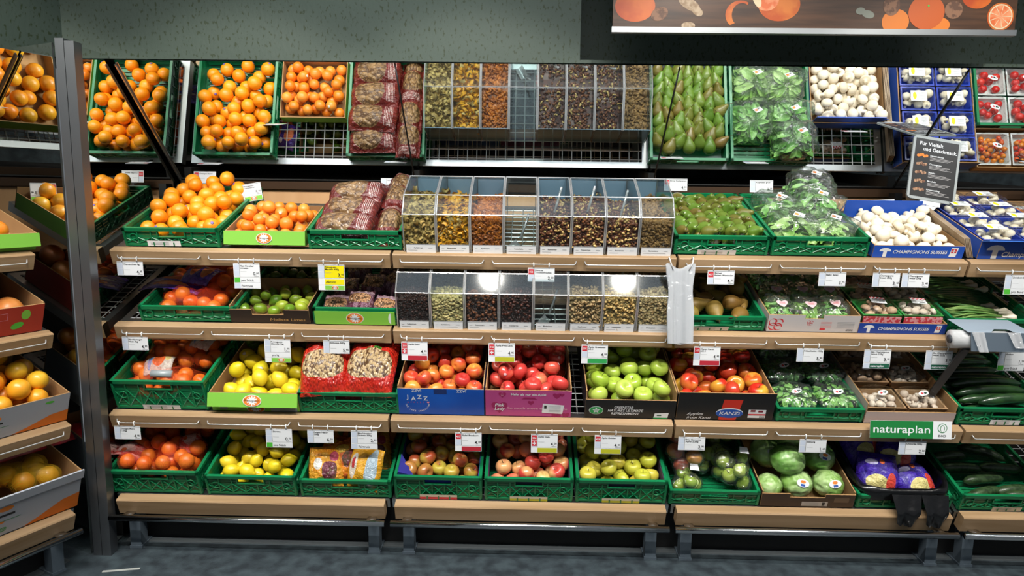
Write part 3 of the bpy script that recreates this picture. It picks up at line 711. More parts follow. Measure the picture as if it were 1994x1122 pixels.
def hull(pts, r, name, m, scale=1.0, wr=.006, seed=0, sub=4, flat=None):
    """foil drawn round a cluster of spheres"""
    c = Vector((0, 0, 0))
    for p in pts: c += Vector(p)
    c /= len(pts)
    A = np.array([tuple(Vector(p) - c) for p in pts])
    b = MB(); n1, n2 = 28, 18; vs = []
    pr = []
    for j in range(n2 + 1):
        for i in range(n1):
            a = math.pi * j / n2; t = 2 * math.pi * i / n1; d = np.array([math.sin(a) * math.cos(t), math.sin(a) * math.sin(t), -math.cos(a)])
            al = A @ d; per = np.sqrt(np.maximum((A * A).sum(1) - al * al, 0)); RR = r * 1.25
            ext = np.where(per < RR, al + np.sqrt(np.maximum(RR * RR - per * per, 0)), 0).max()
            rad = max(ext, .75 * (al.max() + r)) * scale
            dv = Vector(tuple(d)); rad += wr * noise.noise(dv * 5 + Vector((seed, 0, 0)))
            p = c + dv * rad
            if flat is not None and p.z < flat: p.z = flat
            vs.append(p)
    fs = [(j * n1 + i, j * n1 + (i + 1) % n1, (j + 1) * n1 + (i + 1) % n1, (j + 1) * n1 + i) for j in range(n2) for i in range(n1)]
    b.add(vs, fs); b.smooth = True
    return b.mesh(name, [m], True)
def netbag(M, key, n, w, d, Hh, label, group, seed, wrap, net=None, cat='bag of oranges', name='net_bag', floor=0., band=None, sc=1.0):
    """bag of fruit: fruits, net or foil hull, printed band, all parts of one thing"""
    g = random.Random(seed); pts = pack(w, d, K[key]['r'], lambda a, b: Hh, seed, n)
    e = ob(name, None, M, label=label, cat=cat, group=group)
    for p in pts: fruit(key, T(*p) @ rrot(K[key], g), g, parent=e)
    ob('netting' if net else 'foil', hull(pts, K[key]['r'], 'foil', wrap, 1.02 * sc, .010, seed, flat=.0), None, e)
    if band:
        bm_, bx, by, bw_, bl, bz, ba = band
        part('printed_band', pillow(bw_, bl, .012, .004, seed, .01, 14, 12, .03), bm_, e, T(bx, by, bz) @ RZZ(ba) @ RX(band[7] if len(band) > 7 else 0))
    return e
LEAF = {}
def leafheap(w, d, t, n, ls, seed, curl=.5, dome=True):
    """overlapping crinkled leaves making one plant heap"""
    g = random.Random(seed); m = MB()
    for k in range(n):
        a = g.uniform(0, 6.28); rr_ = math.sqrt(g.random()) * .5; x = w * (.5 + rr_ * math.cos(a)); y = d * (.5 + rr_ * math.sin(a))
        z = t * (1 - (2 * rr_) ** 2.2) * g.uniform(.55, 1.0) if dome else t * g.uniform(.6, 1)
        L_ = ls * g.uniform(.7, 1.2); B = L_ * g.uniform(.45, .7); cu_ = g.uniform(.2, curl); tw = g.uniform(-.6, .6); ph = g.uniform(0, 6)
        Mx = T(x, y, z) @ RZZ(a + g.uniform(-.8, .8)) @ RYY(g.uniform(-.2, .9)) @ RX(tw)
        def fn(u, v):
            X = (u - .3) * L_; Yw = B * (.25 + .75 * math.sin(math.pi * min(.95, u * .9 + .08))) * (v - .5)
            return (X, Yw, -cu_ * L_ * (u - .4) ** 2 + .12 * L_ * (abs(v - .5) * 2) ** 1.5 + .05 * L_ * math.sin(v * 14 + ph) * u)
        n0 = len(m.v); m.grid(fn, 5, 4, 0, Mx)
        m.v[n0:] = [(min(max(a_, .0), w), min(max(b_, .0), d), max(c_, .003)) for a_, b_, c_ in m.v[n0:]]
    m.smooth = True
    return m
LF1 = mat('leaf_green', '62A645', .42, c2='94CC6C', ns=18, coat=.2, bump=.1, bs=90)
LF2 = mat('leaf_pale_green', '86B854', .42, c2='B4D888', ns=14, coat=.2, bump=.1, bs=90)
LF3 = mat('leaf_dark_green', '356F30', .42, c2='569444', ns=20, coat=.2)
def box_hull(w, d, t, m, name='foil', seed=0, wr=.006, taper=.12, n=14):
    """loose clear wrapper with crumpled top"""
    b = MB()
    def fn(u, v):
        a = math.pi * v; ph = 2 * math.pi * u
        sx_ = math.copysign(abs(math.cos(ph)) ** .6, math.cos(ph)); sy_ = math.copysign(abs(math.sin(ph)) ** .6, math.sin(ph)); q = math.sin(a) ** .55
        nn = wr * noise.noise(Vector((u * 9, v * 7, seed)))
        return (w / 2 + (w / 2 + nn * 2) * sx_ * q, d / 2 + (d / 2 + nn * 2) * sy_ * q, max(0, t / 2 - t / 2 * math.copysign(abs(math.cos(a)) ** .7, math.cos(a)) + nn * 1.5))
    b.grid(fn, 28, n); b.smooth = True
    return b.mesh(name, [m], True)

# ================================================================= goods
def slot(row, u0, u1, dz=.07): a = px(row, u0, dz); return a, px(row, u1, dz) - a
lvl = lambda a, b: (lambda x, y: a + b * y)
# ---- top shelf
x, w = slot(0, 241, 428); F = crate('green crate of stickered oranges at the left end of the top shelf', 0, x, w, .088, card={'tilt': .0, 'w': .15, 'x': .42})
fill(F, 'orange', lvl(.085, .19), 'orange heaped in the left-end green crate on the top shelf', 'oranges in the top-shelf crate', 11)
x, w = slot(0, 437, 592); F = carton('lime-green cardboard box of clementines with a logo flap, top shelf', 0, x, w, .072, .33, LGREEN, hback=.072, flap=(.062, .42, LGREEN), v0=.03)
p = Print(); p.rect(w / 2 - .05, 0, w / 2 + .05, .03, mat('carton_kraft', '8A6A3C', .6), 12); p.sun_logo(w / 2, .012, .034, .018, 13); p.build('printed_logo', F[0])
p = Print(); p.sun_logo(w / 2, .031, .036, .024, 12); p.build('printed_logo', F[0], T(0, -.004, .072) @ RX(-.42) @ T(0, 0, -.062))
fill(F, 'clem', lvl(.088, .17), 'clementine in the lime-green box on the top shelf', 'clementines in the lime-green box', 12)
x, w = slot(0, 600, 783); CN = crate('green crate stacked with brown bags of walnuts, top shelf', 0, x, w, .088)
WNB = bagmat('walnut_bag', ('722620', '601C18'), (.42, .5, .30, .42), '9A7A52', '6E5234', 11, (.76, .92), .2, [(.62, .60, .09, .15, 'B8743A'), (.30, .70, .05, .08, '6FA040'), (.50, .25, .10, .10, '8A3028'), (.56, .30, .07, .08, 'B8404A')])
def nutbag(F, x, y, z, rot, tilt, sd, w_=.25, h_=.165, lab='', t=.05, roll=0, mt=None, name='nut_bag', grp='brown walnut bags in the top-shelf crate', bend=.01, cat='bag of nuts', lump=.006):
    M = F[1] @ T(x, y, z) @ RZZ(rot) @ RX(tilt) @ RYY(roll) @ T(-w_ / 2, -h_ / 2, 0)
    b = pillow(w_, h_, t, lump, sd, .012, bend=bend)
    o = ob(name, b.mesh(name, [mt or WNB], True), M, None, lab, cat, grp); return o
iw = CN[2]
for k, (y, z, tl, rt) in enumerate([(.08, .02, .12, .03), (.08, .07, .15, -.03), (.20, .045, .20, .02), (.22, .095, .18, -.06), (.34, .07, .20, .03), (.36, .125, .2, .04), (.47, .09, .25, -.02)]):
    nutbag(CN, iw * .34, y, z, rt + (math.pi if k % 2 else 0) * 0, tl, k, lab='brown walnut bag in the wide left pile of the top-shelf crate, ' + ('lowest in front', 'topmost in front', 'second place below', 'second place on top', 'third place below', 'third place on top', 'rearmost')[k])
for k, (y, z, tl) in enumerate([(.10, .015, .12), (.16, .055, .25), (.32, .06, .15), (.36, .105, .12), (.48, .12, .1)]):
    nutbag(CN, iw * .83, y, z, math.pi / 2, 0, 20 + k, w_=.21, h_=.13, lab='brown walnut bag in the narrow right pile of the top-shelf crate, ' + ('lowest in front', 'second', 'third', 'fourth', 'rearmost')[k], t=.045, roll=-tl)
# ---- pears, lettuce, mushrooms
x, w = slot(0, 1313, 1497); F = crate('green crate of neatly laid green pears, top shelf', 0, x, w, .088, card={'tilt': .25, 'w': .17, 'x': .45})
g = random.Random(5); e, M, iw, idp, h = F
part('paper_liner', MB().box(.002, iw - .002, .0, idp, .0, .001).box(.0, iw, .0, .001, 0, .02), WHITE, e, T(.014, .014, .008))
for layer in range(2):
    for j in range(9):
        for i in range(7):
            X = .034 + i * (iw - .068) / 6 + (g.uniform(-.006, .006)); Y = .056 + j * .058 + (.029 if i % 2 else 0) + g.uniform(-.006, .006); Z = .032 + layer * .034
            if Y > idp - .03: continue
            if layer == 0 and 1 < i < 6 and j % 2: continue
            fruit('pear', M @ T(X, Y, Z) @ RZZ(g.gauss(0, .35)) @ RX(.95 + g.gauss(0, .14)) @ RZZ(g.uniform(0, 6)), g, 'green pear laid in rows in the top-shelf crate' + zone(X, Y, iw, idp), 'green pears in the top-shelf crate')
x, w = slot(0, 1503, 1692); F = crate('green crate of foil-wrapped lettuce, top shelf', 0, x, w, .088)
def lettuce(F, x, y, z, sx_, sy_, t, sd, lab, grp, lf=None, n=70, stick=True, ls=.078, name='lettuce_bag', rot=0, tilt=0, col2=None):
    M = F[1] @ T(x, y, z) @ RZZ(rot) @ RX(tilt) @ T(-sx_ / 2, -sy_ / 2, 0)
    e_ = ob(name, None, M, None, lab, 'bagged lettuce', grp)
    part('leaves', leafheap(sx_, sy_, t * .85, int(n * 1.5), ls, sd), lf or LF1, e_)
    ob('foil', box_hull(sx_ * 1.08, sy_ * 1.08, t * 1.15, CLEAR, seed=sd, wr=.012), T(-.04 * sx_, -.04 * sy_, 0), e_)
    if stick:
        q = Print(); q.poly([(-.025, -.014), (.02, -.016), (.026, .012), (-.018, .016)], WHITE, 1); q.rect(-.018, -.008, -.002, .006, ORAP, 2); q.rect(.003, -.008, .014, -.004, INK, 2)
        q.build('sticker', e_, T(sx_ * .55, sy_ * .35, t * 1.14) @ RX(-1.2) @ RYY(.4))
    return e_
lettuce(F, .11, .12, .01, .19, .19, .12, 1, 'pale foil-wrapped lettuce head at the front left of the top-shelf crate', None, LF2, 80)
lettuce(F, .28, .13, .01, .20, .20, .11, 2, 'round foil-wrapped lettuce at the front right of the top-shelf crate', None, LF2, 80)
lettuce(F, .10, .34, .01, .19, .22, .13, 3, 'foil-wrapped leafy lettuce at the back left of the top-shelf crate', None, LF1, 80)
lettuce(F, .29, .33, .03, .20, .20, .13, 4, 'foil-wrapped leafy lettuce in the middle right of the top-shelf crate', None, LF1, 80)
lettuce(F, .30, .47, .06, .20, .18, .15, 5, 'topmost foil-wrapped leafy lettuce at the back right of the top-shelf crate', None, LF1, 90)
BLUE = mat('carton_blue', '1E50B4', .45); BLUED = mat('carton_deep_blue', '16409A', .45)
x, w = slot(0, 1700, 1876)
F = carton('blue cardboard box of loose white mushrooms, top shelf', 0, x, w, .058, .36, BLUE, hback=.075, v0=.0)
def mushroom_icon(p, cx, cz, s, m, l):
    p.poly([(cx + s * math.cos(t_), cz + s * .62 * math.sin(t_)) for t_ in [math.pi * k / 10 for k in range(11)]], m, l)
    p.rect(cx - s * .3, cz - s * 1.0, cx + s * .3, cz, m, l); return p
p = Print(); mushroom_icon(p, .052, .030, .026, WHITE, 1); p.text('CHAMPIGNONS SUISSES', .085, .021, .022, WHITE, 2, bold=True, shear=.2, width=w * .60); p.poly([(w - .062, .008), (w - .032, .008), (w - .026, .050), (w - .056, .050)], WHITE, 1); p.rect(w - .056, .026, w - .033, .044, REDP, 2); p.cross(w - .0445, .035, .007, WHITE, 3); p.build('printed_lettering', F[0])
p = Print(); p.rect(.02, .058, w - .01, .078, BLUE, 0); p.text('CHAMPIGNONS SUISSES', w - .075, .052, .020, WHITE, 2, 'r', True, .2, width=w * .6); p.rect(w - .058, .044, w - .034, .075, WHITE, 1); p.cross(w - .046, .060, .008, REDP, 3); p.mb.mesh
part('back_flap', MB().box(.0, w - .03, .0, .004, .0, .085), BLUE, F[0], T(.0, .350, .055)); p.build('printed_lettering', F[0], T(0, .352, .045))
fill(F, 'mush', lvl(.075, .14), 'loose white mushroom in the blue box on the top shelf', 'loose white mushrooms', 14)
# mushroom trays
FOILB = mat('tray_blue', '1638A8', .3, coat=.5)
def tray(M, w, d, h, m, key, n, lab, grp, sd, sticker, wrapm=CLEAR2, name='mushroom_tray', cat='mushroom tray', stripe=None):
    e_ = ob(name, None, M, None, lab, cat, grp); b = MB(); t = .004
    ins = .015
    V = [(ins, ins, 0), (w - ins, ins, 0), (w - ins, d - ins, 0), (ins, d - ins, 0), (0, 0, h), (w, 0, h), (w, d, h), (0, d, h), (.008, .008, h), (w - .008, .008, h), (w - .008, d - .008, h), (.008, d - .008, h), (ins + .005, ins + .005, .004), (w - ins - .005, ins + .005, .004), (w - ins - .005, d - ins - .005, .004), (ins + .005, d - ins - .005, .004)]
    Fs = [(3, 2, 1, 0), (0, 1, 5, 4), (1, 2, 6, 5), (2, 3, 7, 6), (3, 0, 4, 7), (4, 5, 9, 8), (5, 6, 10, 9), (6, 7, 11, 10), (7, 4, 8, 11), (8, 9, 13, 12), (9, 10, 14, 13), (10, 11, 15, 14), (11, 8, 12, 15), (12, 13, 14, 15)]
    part('tray', b.add(V, Fs), m, e_); g = random.Random(sd)
    if stripe: part('printed_sleeve', MB().box(.004, w - .004, -.003, .001, .004, h * .8), stripe, e_)
    kd = K[key]
    for q in pack(w - .03, d - .03, kd['r'], lambda a, b_: h + kd['r'] * 1.1, sd, n, x0=.0): fruit(key, T(.015 + q[0], .015 + q[1], .004 + q[2]) @ rrot(kd, g), g, parent=e_)
    ob('foil', box_hull(w, d, h + .036, wrapm, seed=sd, wr=.004), None, e_)
    sticker(e_, w, d, h + .0365)
    return e_
def st_yellow(e_, w, d, z):
    p = Print(); p.rect(-.045, -.028, .04, .028, WHITE, 1); p.ell(-.024, 0, .010, .020, YELP, 2)
    for k in range(5): p.rect(.0, -.018 + k * .008, .03, -.0165 + k * .008, INKG, 2)
    p.build('sticker', e_, T(w * .42, d * .5, z) @ RX(-math.pi / 2 + .03))
def st_check(e_, w, d, z):
    p = Print(); p.rect(-.032, -.026, .032, .026, WHITE, 1)
    for i in range(8):
        for j in range(2):
            if (i + j) % 2: p.rect(-.032 + i * .008, .010 + j * .008, -.024 + i * .008, .018 + j * .008, REDP, 2)
    p.rect(.0, -.018, .022, -.010, INKG, 2); p.build('sticker', e_, T(w * .5, d * .55, z) @ RX(-math.pi / 2 + .03) @ RYY(.15))
def st_oval(e_, w, d, z):
    p = Print(); p.ell(0, 0, .026, .014, WHITE, 1); p.rect(-.012, -.004, -.002, .006, REDP, 2); p.rect(.002, -.007, .010, .003, INK, 2); p.rect(.010, -.005, .018, .001, DGRN, 2); p.build('sticker', e_, T(w * .5, d * .45, z) @ RX(-math.pi / 2 + .2) @ RYY(-.4))
xt, _ = slot(0, 1905, 2000); wt = .40
F = carton('blue cardboard box packed with trays of white mushrooms, far right of the top shelf', 0, xt, wt, .085, .585, BLUE, hback=.11, v0=.0)
p = Print(); mushroom_icon(p, .07, .042, .040, WHITE, 1); p.text('Champignons', .10, .012, .034, WHITE, 2, bold=True, shear=.2); p.ell(.23, .055, .045, .013, INK, 2); p.build('printed_lettering', F[0])
part('front_flap', MB().box(-.002, wt + .002, 0, .004, 0, .05), mat('carton_light_blue', '3C74D2', .45), F[0], T(0, 0, .085) @ RX(1.15) @ T(0, -.002, 0))
p = Print(); p.text('Champignons Suisses', .10, .018, .022, WHITE, 2, bold=True, shear=.2, width=.20); p.rect(.035, .008, .058, .042, WHITE, 1); p.cross(.0465, .026, .008, REDP, 2); p.build('printed_lettering', F[0], T(0, 0, .085) @ RX(1.15) @ T(0, -.0022, 0))
rowt = ['front', 'second', 'third', 'rear']
for j in range(4):
    for i in range(2):
        tray(F[1] @ T(.004 + i * .192, .006 + j * .140, .035 + .003 * j), .184, .132, .045, FOILB, 'mush_m', 16, 'blue tray of white mushrooms under foil, %s row, %s column of the top-shelf box' % (rowt[j], ('left', 'right')[i]), 'blue mushroom trays', 40 + j * 2 + i, st_yellow)
# flattened sleeves between boxes
m = MB(); xx = px(0, 1893, .05)
for k in range(5): m.add([(-.012 + k * .006, 0, .0), (-.009 + k * .006, 0, .0), (-.009 + k * .006, .54, 0), (-.012 + k * .006, .54, 0), (-.052 + k * .006, .0, .092), (-.049 + k * .006, .0, .092), (-.049 + k * .006, .54, .11), (-.052 + k * .006, .54, .11)], [(0, 3, 2, 1), (4, 5, 6, 7), (0, 1, 5, 4), (1, 2, 6, 5), (2, 3, 7, 6), (3, 0, 4, 7)])
ob('folded_cardboard', m.mesh('folded_cardboard', [mat('pale_board', 'B8A58C', .8, c2='A08A70', ns=8)]), SF(0, xx, .01, .0), label='flattened pale cardboard sleeves standing between the two blue mushroom boxes', cat='cardboard')
xq = xt + wt + .01
F = crate('green crate of foil-packed tomatoes at the far right of the top shelf', 0, xq, .40, .088, d=.36)
for i in range(2):
    for j in range(2): tray(F[1] @ T(.004 + i * .186, .005 + j * .165, .0), .178, .155, .035, mat('clear_tray', 'D8DCDC', .2), 'tomato', 16, 'clear pack of red tomatoes, %s %s of the far-right crate' % (('front', 'rear')[j], ('left', 'right')[i]), 'tomato packs', 60 + i * 2 + j, st_oval, name='tomato_pack', cat='tomato pack')
F = carton('cardboard box of mixed cherry tomatoes behind the tomato crate', 0, xq + .0, .40, .06, .22, CARDB, v0=.372)
for i in range(2): tray(F[1] @ T(.006 + i * .19, .01, .0), .18, .18, .035, MATS['clear_tray'], 'ctomato', 30, 'clear pack of orange and red cherry tomatoes, %s one' % ('left', 'right')[i], 'cherry tomato packs', 70 + i, st_oval, name='tomato_pack', cat='tomato pack')

# ---- bulk bins
def chip(kind_, g):
    b = MB(); s = g.uniform(.8, 1.25)
    if kind_ == 'chip':      # banana / apple chips, curved flakes
        b.grid(lambda u, v: ((u - .5) * .036 * s, (v - .5) * .018 * s, .010 * s * math.sin(u * 3.0) + .004 * math.sin(v * 5)), 4, 2)
        b.grid(lambda u, v: ((.5 - u) * .036 * s, (v - .5) * .018 * s, -.003 + .010 * s * math.sin((1 - u) * 3.0) + .004 * math.sin(v * 5)), 4, 2)
    elif kind_ == 'disc': b.lathe([(1e-5, -.003 * s), (.009 * s, -.0042 * s), (.0125 * s, 0), (.009 * s, .0042 * s), (1e-5, .003 * s)], 8)
    elif kind_ == 'curl': b.tube([(.009 * s * math.cos(t_), .009 * s * math.sin(t_), 0) for t_ in (.3, 1.0, 1.8, 2.6)], [.002, .0045 * s, .0048 * s, .0022], 6)
    elif kind_ == 'raisin': b.lathe([(1e-5, -.006 * s), (.0035 * s, -.004 * s), (.0045 * s, 0), (.003 * s, .004 * s), (1e-5, .006 * s)], 6)
    else: b.lathe([(1e-5, -.0085 * s), (.005 * s, -.0055 * s), (.0068 * s, 0), (.005 * s, .0055 * s), (1e-5, .0085 * s)], 7)
    return b
BW = .158
def bin_content(w, d, h, mix, n, seed, name):
    """mix: list of (shape, material, share); pieces lie on the top face and stand against the front glass"""
    g = random.Random(seed); b = MB(); mats = [m_ for _, m_, _ in mix]
    def hh(x, y): return h + .018 * noise.noise(Vector((x * 14, y * 9, seed))) - .05 * y / d
    b.grid(lambda u, v: (u * w, v * d, hh(u * w, v * d) - .006), 6, 8, 0)
    b.add([(0, 0, 0), (w, 0, 0), (w, 0, h - .012), (0, 0, h - .012), (0, d, 0), (w, d, 0), (w, d, h - .065), (0, d, h - .065)], [(0, 1, 2, 3), (1, 5, 6, 2), (5, 4, 7, 6), (4, 0, 3, 7), (0, 4, 5, 1)], 0)
    tot = sum(s for _, _, s in mix)
    for k in range(n):
        q = g.random() * tot; i = 0
        while q > mix[i][2]: q -= mix[i][2]; i += 1
        c = chip(mix[i][0], g); side = k % 20
        rot = RZZ(g.uniform(0, 6.28)) @ RX(g.uniform(0, 6.28)) @ RYY(g.uniform(0, 6.28))
        if side < 9: x_, y_ = g.uniform(.008, w - .008), g.uniform(.006, d - .01); Mx = T(x_, y_, hh(x_, y_) + g.uniform(-.006, .004)) @ rot
        elif side < 18: Mx = T(g.uniform(.006, w - .006), g.uniform(-.0005, .004), g.uniform(.004, h - .002)) @ rot
        else: Mx = T(g.choice((.003, w - .003)), g.uniform(.0, d * .9), g.uniform(.01, h)) @ rot
        b.add(c.v, c.f, i, Mx)
    me = b.mesh(name, mats, True)
    me.polygons.foreach_set('use_smooth', [False] * (48 + 5) + [True] * (len(me.polygons) - 53)); me.update(); return me
nA = mat('dried_apple', 'CDB068', .6, c2='94783E', ns=45); nB = mat('dried_mango', 'E4A82A', .5, c2='C88A18', ns=40); nC = mat('dried_apricot', 'C06C14', .45, c2='8A4408', ns=40, coat=.2)
nD = mat('raisin_dark', '3A1C14', .45, c2='55281A', ns=60); nE = mat('almond_brown', '7E4A2A', .5, c2='5A3018', ns=60); nF = mat('cashew', 'CCAE70', .45, c2='A88448', ns=60); nG = mat('walnut_half', '9A7440', .6, c2='70502A', ns=60)
nH = mat('pumpkin_seed', '7A7E58', .5, c2='686848'); nI = mat('pale_seed', 'CCBA7C', .5, c2='8E8458', ns=40); nJ = mat('peanut_pale', 'B89C70', .5, c2='8A7048', ns=50); nK = mat('pistachio', 'C0A878', .5, c2='8E744A', ns=50); nL = mat('dark_bean', '2A1A16', .45, c2='3A241C', ns=60)
BPL = mat('lid_reflection_blue', '7E9CB4', .3, coat=.3)  # blue of the lid reflections, put into a plate colour
def scoop(parent_M, lab, grp):
    b = MB(); b.tube([(0, 0, .0), (.0, .05, .045), (0, .085, .085)], .006, 8); b.grid(lambda u, v: (.024 * math.cos(math.pi * v), -.07 * u, -.024 * math.sin(math.pi * v) * (1 - .3 * u) - .01 + .0 * u), 6, 8); b.smooth = True
    return ob('scoop', b.mesh('scoop', [mat('scoop_plastic', 'E4E6EA', .1, coat=1) if False else ACRE], True), parent_M, None, lab, 'scoop', grp)
def bulk_bin(row, x0, label, mix, h, seed, n=900, cont='', sc=False):
    d = .47; w = BW - .004; M = SF(row, x0, -.012 if row == 0 else -.018, .002)
    e_ = ob('bulk_bin', None, M, label=label, cat='bin', group=None)
    P = [(0, 0), (0, .176), (.075, .240), (.27, .262), (d, .19), (d, 0)]      # (y,z) outline of the side
    b = MB(); t = .003
    for xs in (0, w - t):
        b.add([(xs, y, z) for y, z in P] + [(xs + t, y, z) for y, z in P], [tuple(range(6)), tuple(range(11, 5, -1))] + [(i, (i + 1) % 6, 6 + (i + 1) % 6, 6 + i) for i in range(6)])
    b.box(t, w - t, 0, t, 0, .176); b.box(t, w - t, 0, d, 0, t); b.box(t, w - t, d - t, d, 0, .188)
    part('body', b, ACR, e_)
    l = MB()
    for i in (1, 2, 3):
        (y0, z0), (y1, z1) = P[i], P[i + 1]; l.add([(t, y0, z0), (w - t, y0, z0), (w - t, y1, z1), (t, y1, z1), (t, y0, z0 - .003), (w - t, y0, z0 - .003), (w - t, y1, z1 - .003), (t, y1, z1 - .003)], [(0, 1, 2, 3), (7, 6, 5, 4)])
    part('lid', l, ACR, e_)
    ed = MB()
    for xs in (.0015, w - .0015):
        for i in range(5): ed.bar((xs, *P[i]), (xs, *P[i + 1]), .0042)
    for i in (1, 2, 3): ed.bar((0, *P[i]), (w, *P[i]), .0036)
    part('edges', ed, ACRE, e_)
    p = Print(); p.rect(.012, -.004, .142, .034, WHITE, 1); p.text(cont, .045, .018, .0085, INK, 2, bold=True, width=.04); p.rect(.02, .019, .032, .0205, INKG, 2); p.rect(.110, .019, .128, .021, INKG, 2); p.rect(.02, .008, .060 + .06 * (seed % 2), .0094, INKG, 2); p.rect(.012, -.006, .142, -.004, mat('label_edge', '5A5E64', .4), 2)
    p.build('label_card', e_, T(0, -.006, 0))
    part('label_holder', MB().box(.01, .144, -.0055, -.001, -.006, .036), ACRE, e_)
    if row == 0 and mix: part('added_reflection_plate', MB().box(.004, w - .004, d - .006, d - .0035, .004, .186), BPL, e_)  # added plate; its blue stands in for reflections on the lids
    if mix:
        ob('contents', bin_content(w - .008, d - .026, h + .022, mix, n, seed, 'contents'), T(.004, .016 if mix[0][0] in ('chip', 'disc') else .007, .003), e_, kind='stuff')
    if sc:
        zz = h + .025 if mix else .03
        scoop(M @ T(w / 2, .10, zz) @ RZZ(-.5) @ RX(.2 if mix else .1), 'clear plastic scoop ' + sc, 'scoops in the bulk bins')
    return e_
X0 = px(0, 788, .02); step = (px(0, 1307, .02) - X0) / 8; BW = step
bins = [('dried apple rings', [('chip', nA, 1)], .135, 'Apfelringe'), ('yellow dried mango', [('chip', nB, 1), ('chip', nA, .25)], .135, 'Mangostreifen'), ('dried apricots', [('disc', nC, 1)], .125, 'Aprikosen'), ('nothing, empty', None, 0, 'Trockenfrüchte'),
        ('dark nut and raisin mix', [('raisin', nD, 1.6), ('nut', nE, .8), ('curl', nF, .5)], .130, 'Studentenfutter'), ('brown nut mix', [('raisin', nD, .8), ('nut', nE, 1.4), ('curl', nF, .6)], .135, 'Nussmischung'), ('nut mix with cashews', [('raisin', nD, 1.2), ('nut', nE, 1), ('curl', nF, .7)], .120, 'Kernenmix'), ('shelled walnuts', [('disc', nG, .6), ('nut', nG, 1)], .125, 'Baumnusskerne')]
for i, (c, mix, h, tx) in enumerate(bins): bulk_bin(0, X0 + i * step, 'clear acrylic bin in the upper row holding ' + c, mix, h, 100 + i, cont=tx, sc='standing in the upper-row bin of ' + c if i in (3, 4, 5, 6) else False)
X1 = px(1, 776, .02); step1 = (px(1, 1303, .02) - X1) / 8; BW = step1
bins = [('dark sultanas', [('raisin', nL, 1), ('raisin', nD, .4)], .115, 'Sultaninen'), ('pale seeds over pumpkin seeds', [('nut', nI, 1)], .120, 'Kürbiskerne'), ('dark raisins with hazelnuts', [('raisin', nL, 1.5), ('nut', nE, .6)], .130, 'Rosinen'), ('small dark berries', [('raisin', nL, 1.5), ('nut', nD, .6)], .125, 'Cranberries'),
        ('nothing but a scoop', None, 0, 'Erdnüsse'), ('pale cashews', [('curl', nJ, 1)], .130, 'Cashews'), ('golden nuts', [('curl', nF, 1), ('nut', nF, .4)], .135, 'Haselnüsse'), ('pale pistachios', [('nut', nK, 1)], .135, 'Pistazien')]
for i, (c, mix, h, tx) in enumerate(bins): bulk_bin(1, X1 + i * step1, 'clear acrylic bin in the lower row holding ' + c, mix, h, 120 + i, cont=tx, sc='lying in the lower-row bin of ' + c if i in (4, 6) else False)

# ================================================================= second shelf
FOILP = bagmat('purple_print', ('4A2A9A', '3A1E86'), None, blob=[(.3, .5, .14, .3, 'D86A3A'), (.72, .45, .16, .28, 'E07848'), (.5, .75, .06, .1, 'E8E0F0')])
NET_R = netting('red_net', 'C83A20', 230, .12); NET_O = netting('orange_net', 'D8502A', 230, .10)
x, w = slot(1, 272, 462); F = crate('green crate with netted oranges in purple wrappers, second shelf', 1, x, w, .075, d=.56)
netbag(F[1] @ T(.01, .00, .0), 'redorange', 12, .36, .16, .09, 'front net of red oranges with a purple band, left crate on the second shelf', None, 31, NET_R, True, band=(FOILP, .19, .12, .12, .30, .085, math.pi / 2 - .1))
netbag(F[1] @ T(.01, .17, .0), 'redorange', 14, .36, .17, .13, 'middle net of red oranges with a purple band, left crate on the second shelf', None, 32, NET_R, True, band=(FOILP, .09, .01, .15, .16, .125, -.3))
netbag(F[1] @ T(.01, .35, .01), 'redorange', 13, .36, .17, .16, 'rear net of red oranges with a purple band, left crate on the second shelf', None, 33, NET_R, True, band=(FOILP, .26, .02, .16, .15, .13, .3))
BRN = mat('carton_dark_brown', '2A201A', .5)
x, w = slot(1, 449, 603)
F = carton('dark brown cardboard box of limes with a cut-down front, second shelf', 1, x, w, .068, .29, BRN, notch=(w * .28, w * .68, .026), hback=.085, hside=.085)
p = Print(); p.text('Melissa Limes', w * .5, .012, .018, mat('print_gold', 'B08A50', .5), 1, shear=.2, width=.16); p.build('printed_lettering', F[0])
fill(F, 'lime', lvl(.055, .09), 'lime in the front dark box on the second shelf', 'limes in the front box', 34)
F = carton('brown cardboard box of darker limes standing behind the front lime box', 1, x, w, .075, .27, BRN, v0=.305, w0=.0, notch=(w * .3, w * .7, .02), hback=.09, hside=.09)
fill(F, 'darklime', lvl(.085, .2), 'dark lime in the rear box on the second shelf', 'dark limes in the rear box', 35)
x, w = slot(1, 610, 777); F = crate('green crate of packaged nuts behind a green logo board, second shelf', 1, x, w, .080, d=.57)
p = Print(); bwid = w * .93
p.rect(0, 0, bwid, .066, LGREEN, 1); p.sun_logo(bwid * .5, .032, .040, .028, 2); p.poly([(bwid - .018 + .012 * math.cos(t_) , .032 + .028 * math.sin(t_)) for t_ in [1.6 + .15 * k for k in range(21)]], WHITE, 2)
e_ = ob('logo_board', None, SF(1, x + .012, -.006, .005), label='green board with a round sun logo in front of the nut crate, second shelf', cat='sign')
part('board', MB().box(0, bwid, 0, .002, 0, .066), LGREEN, e_); p.build('printed_logo', e_)
ALM = bagmat('almond_bag', ('5E2840', '8C6878'), (.5, .60, .42, .2), 'C89A70', 'B07E54', 15, None, .22, [(.5, .88, .5, .12, 'C4A4B0')])
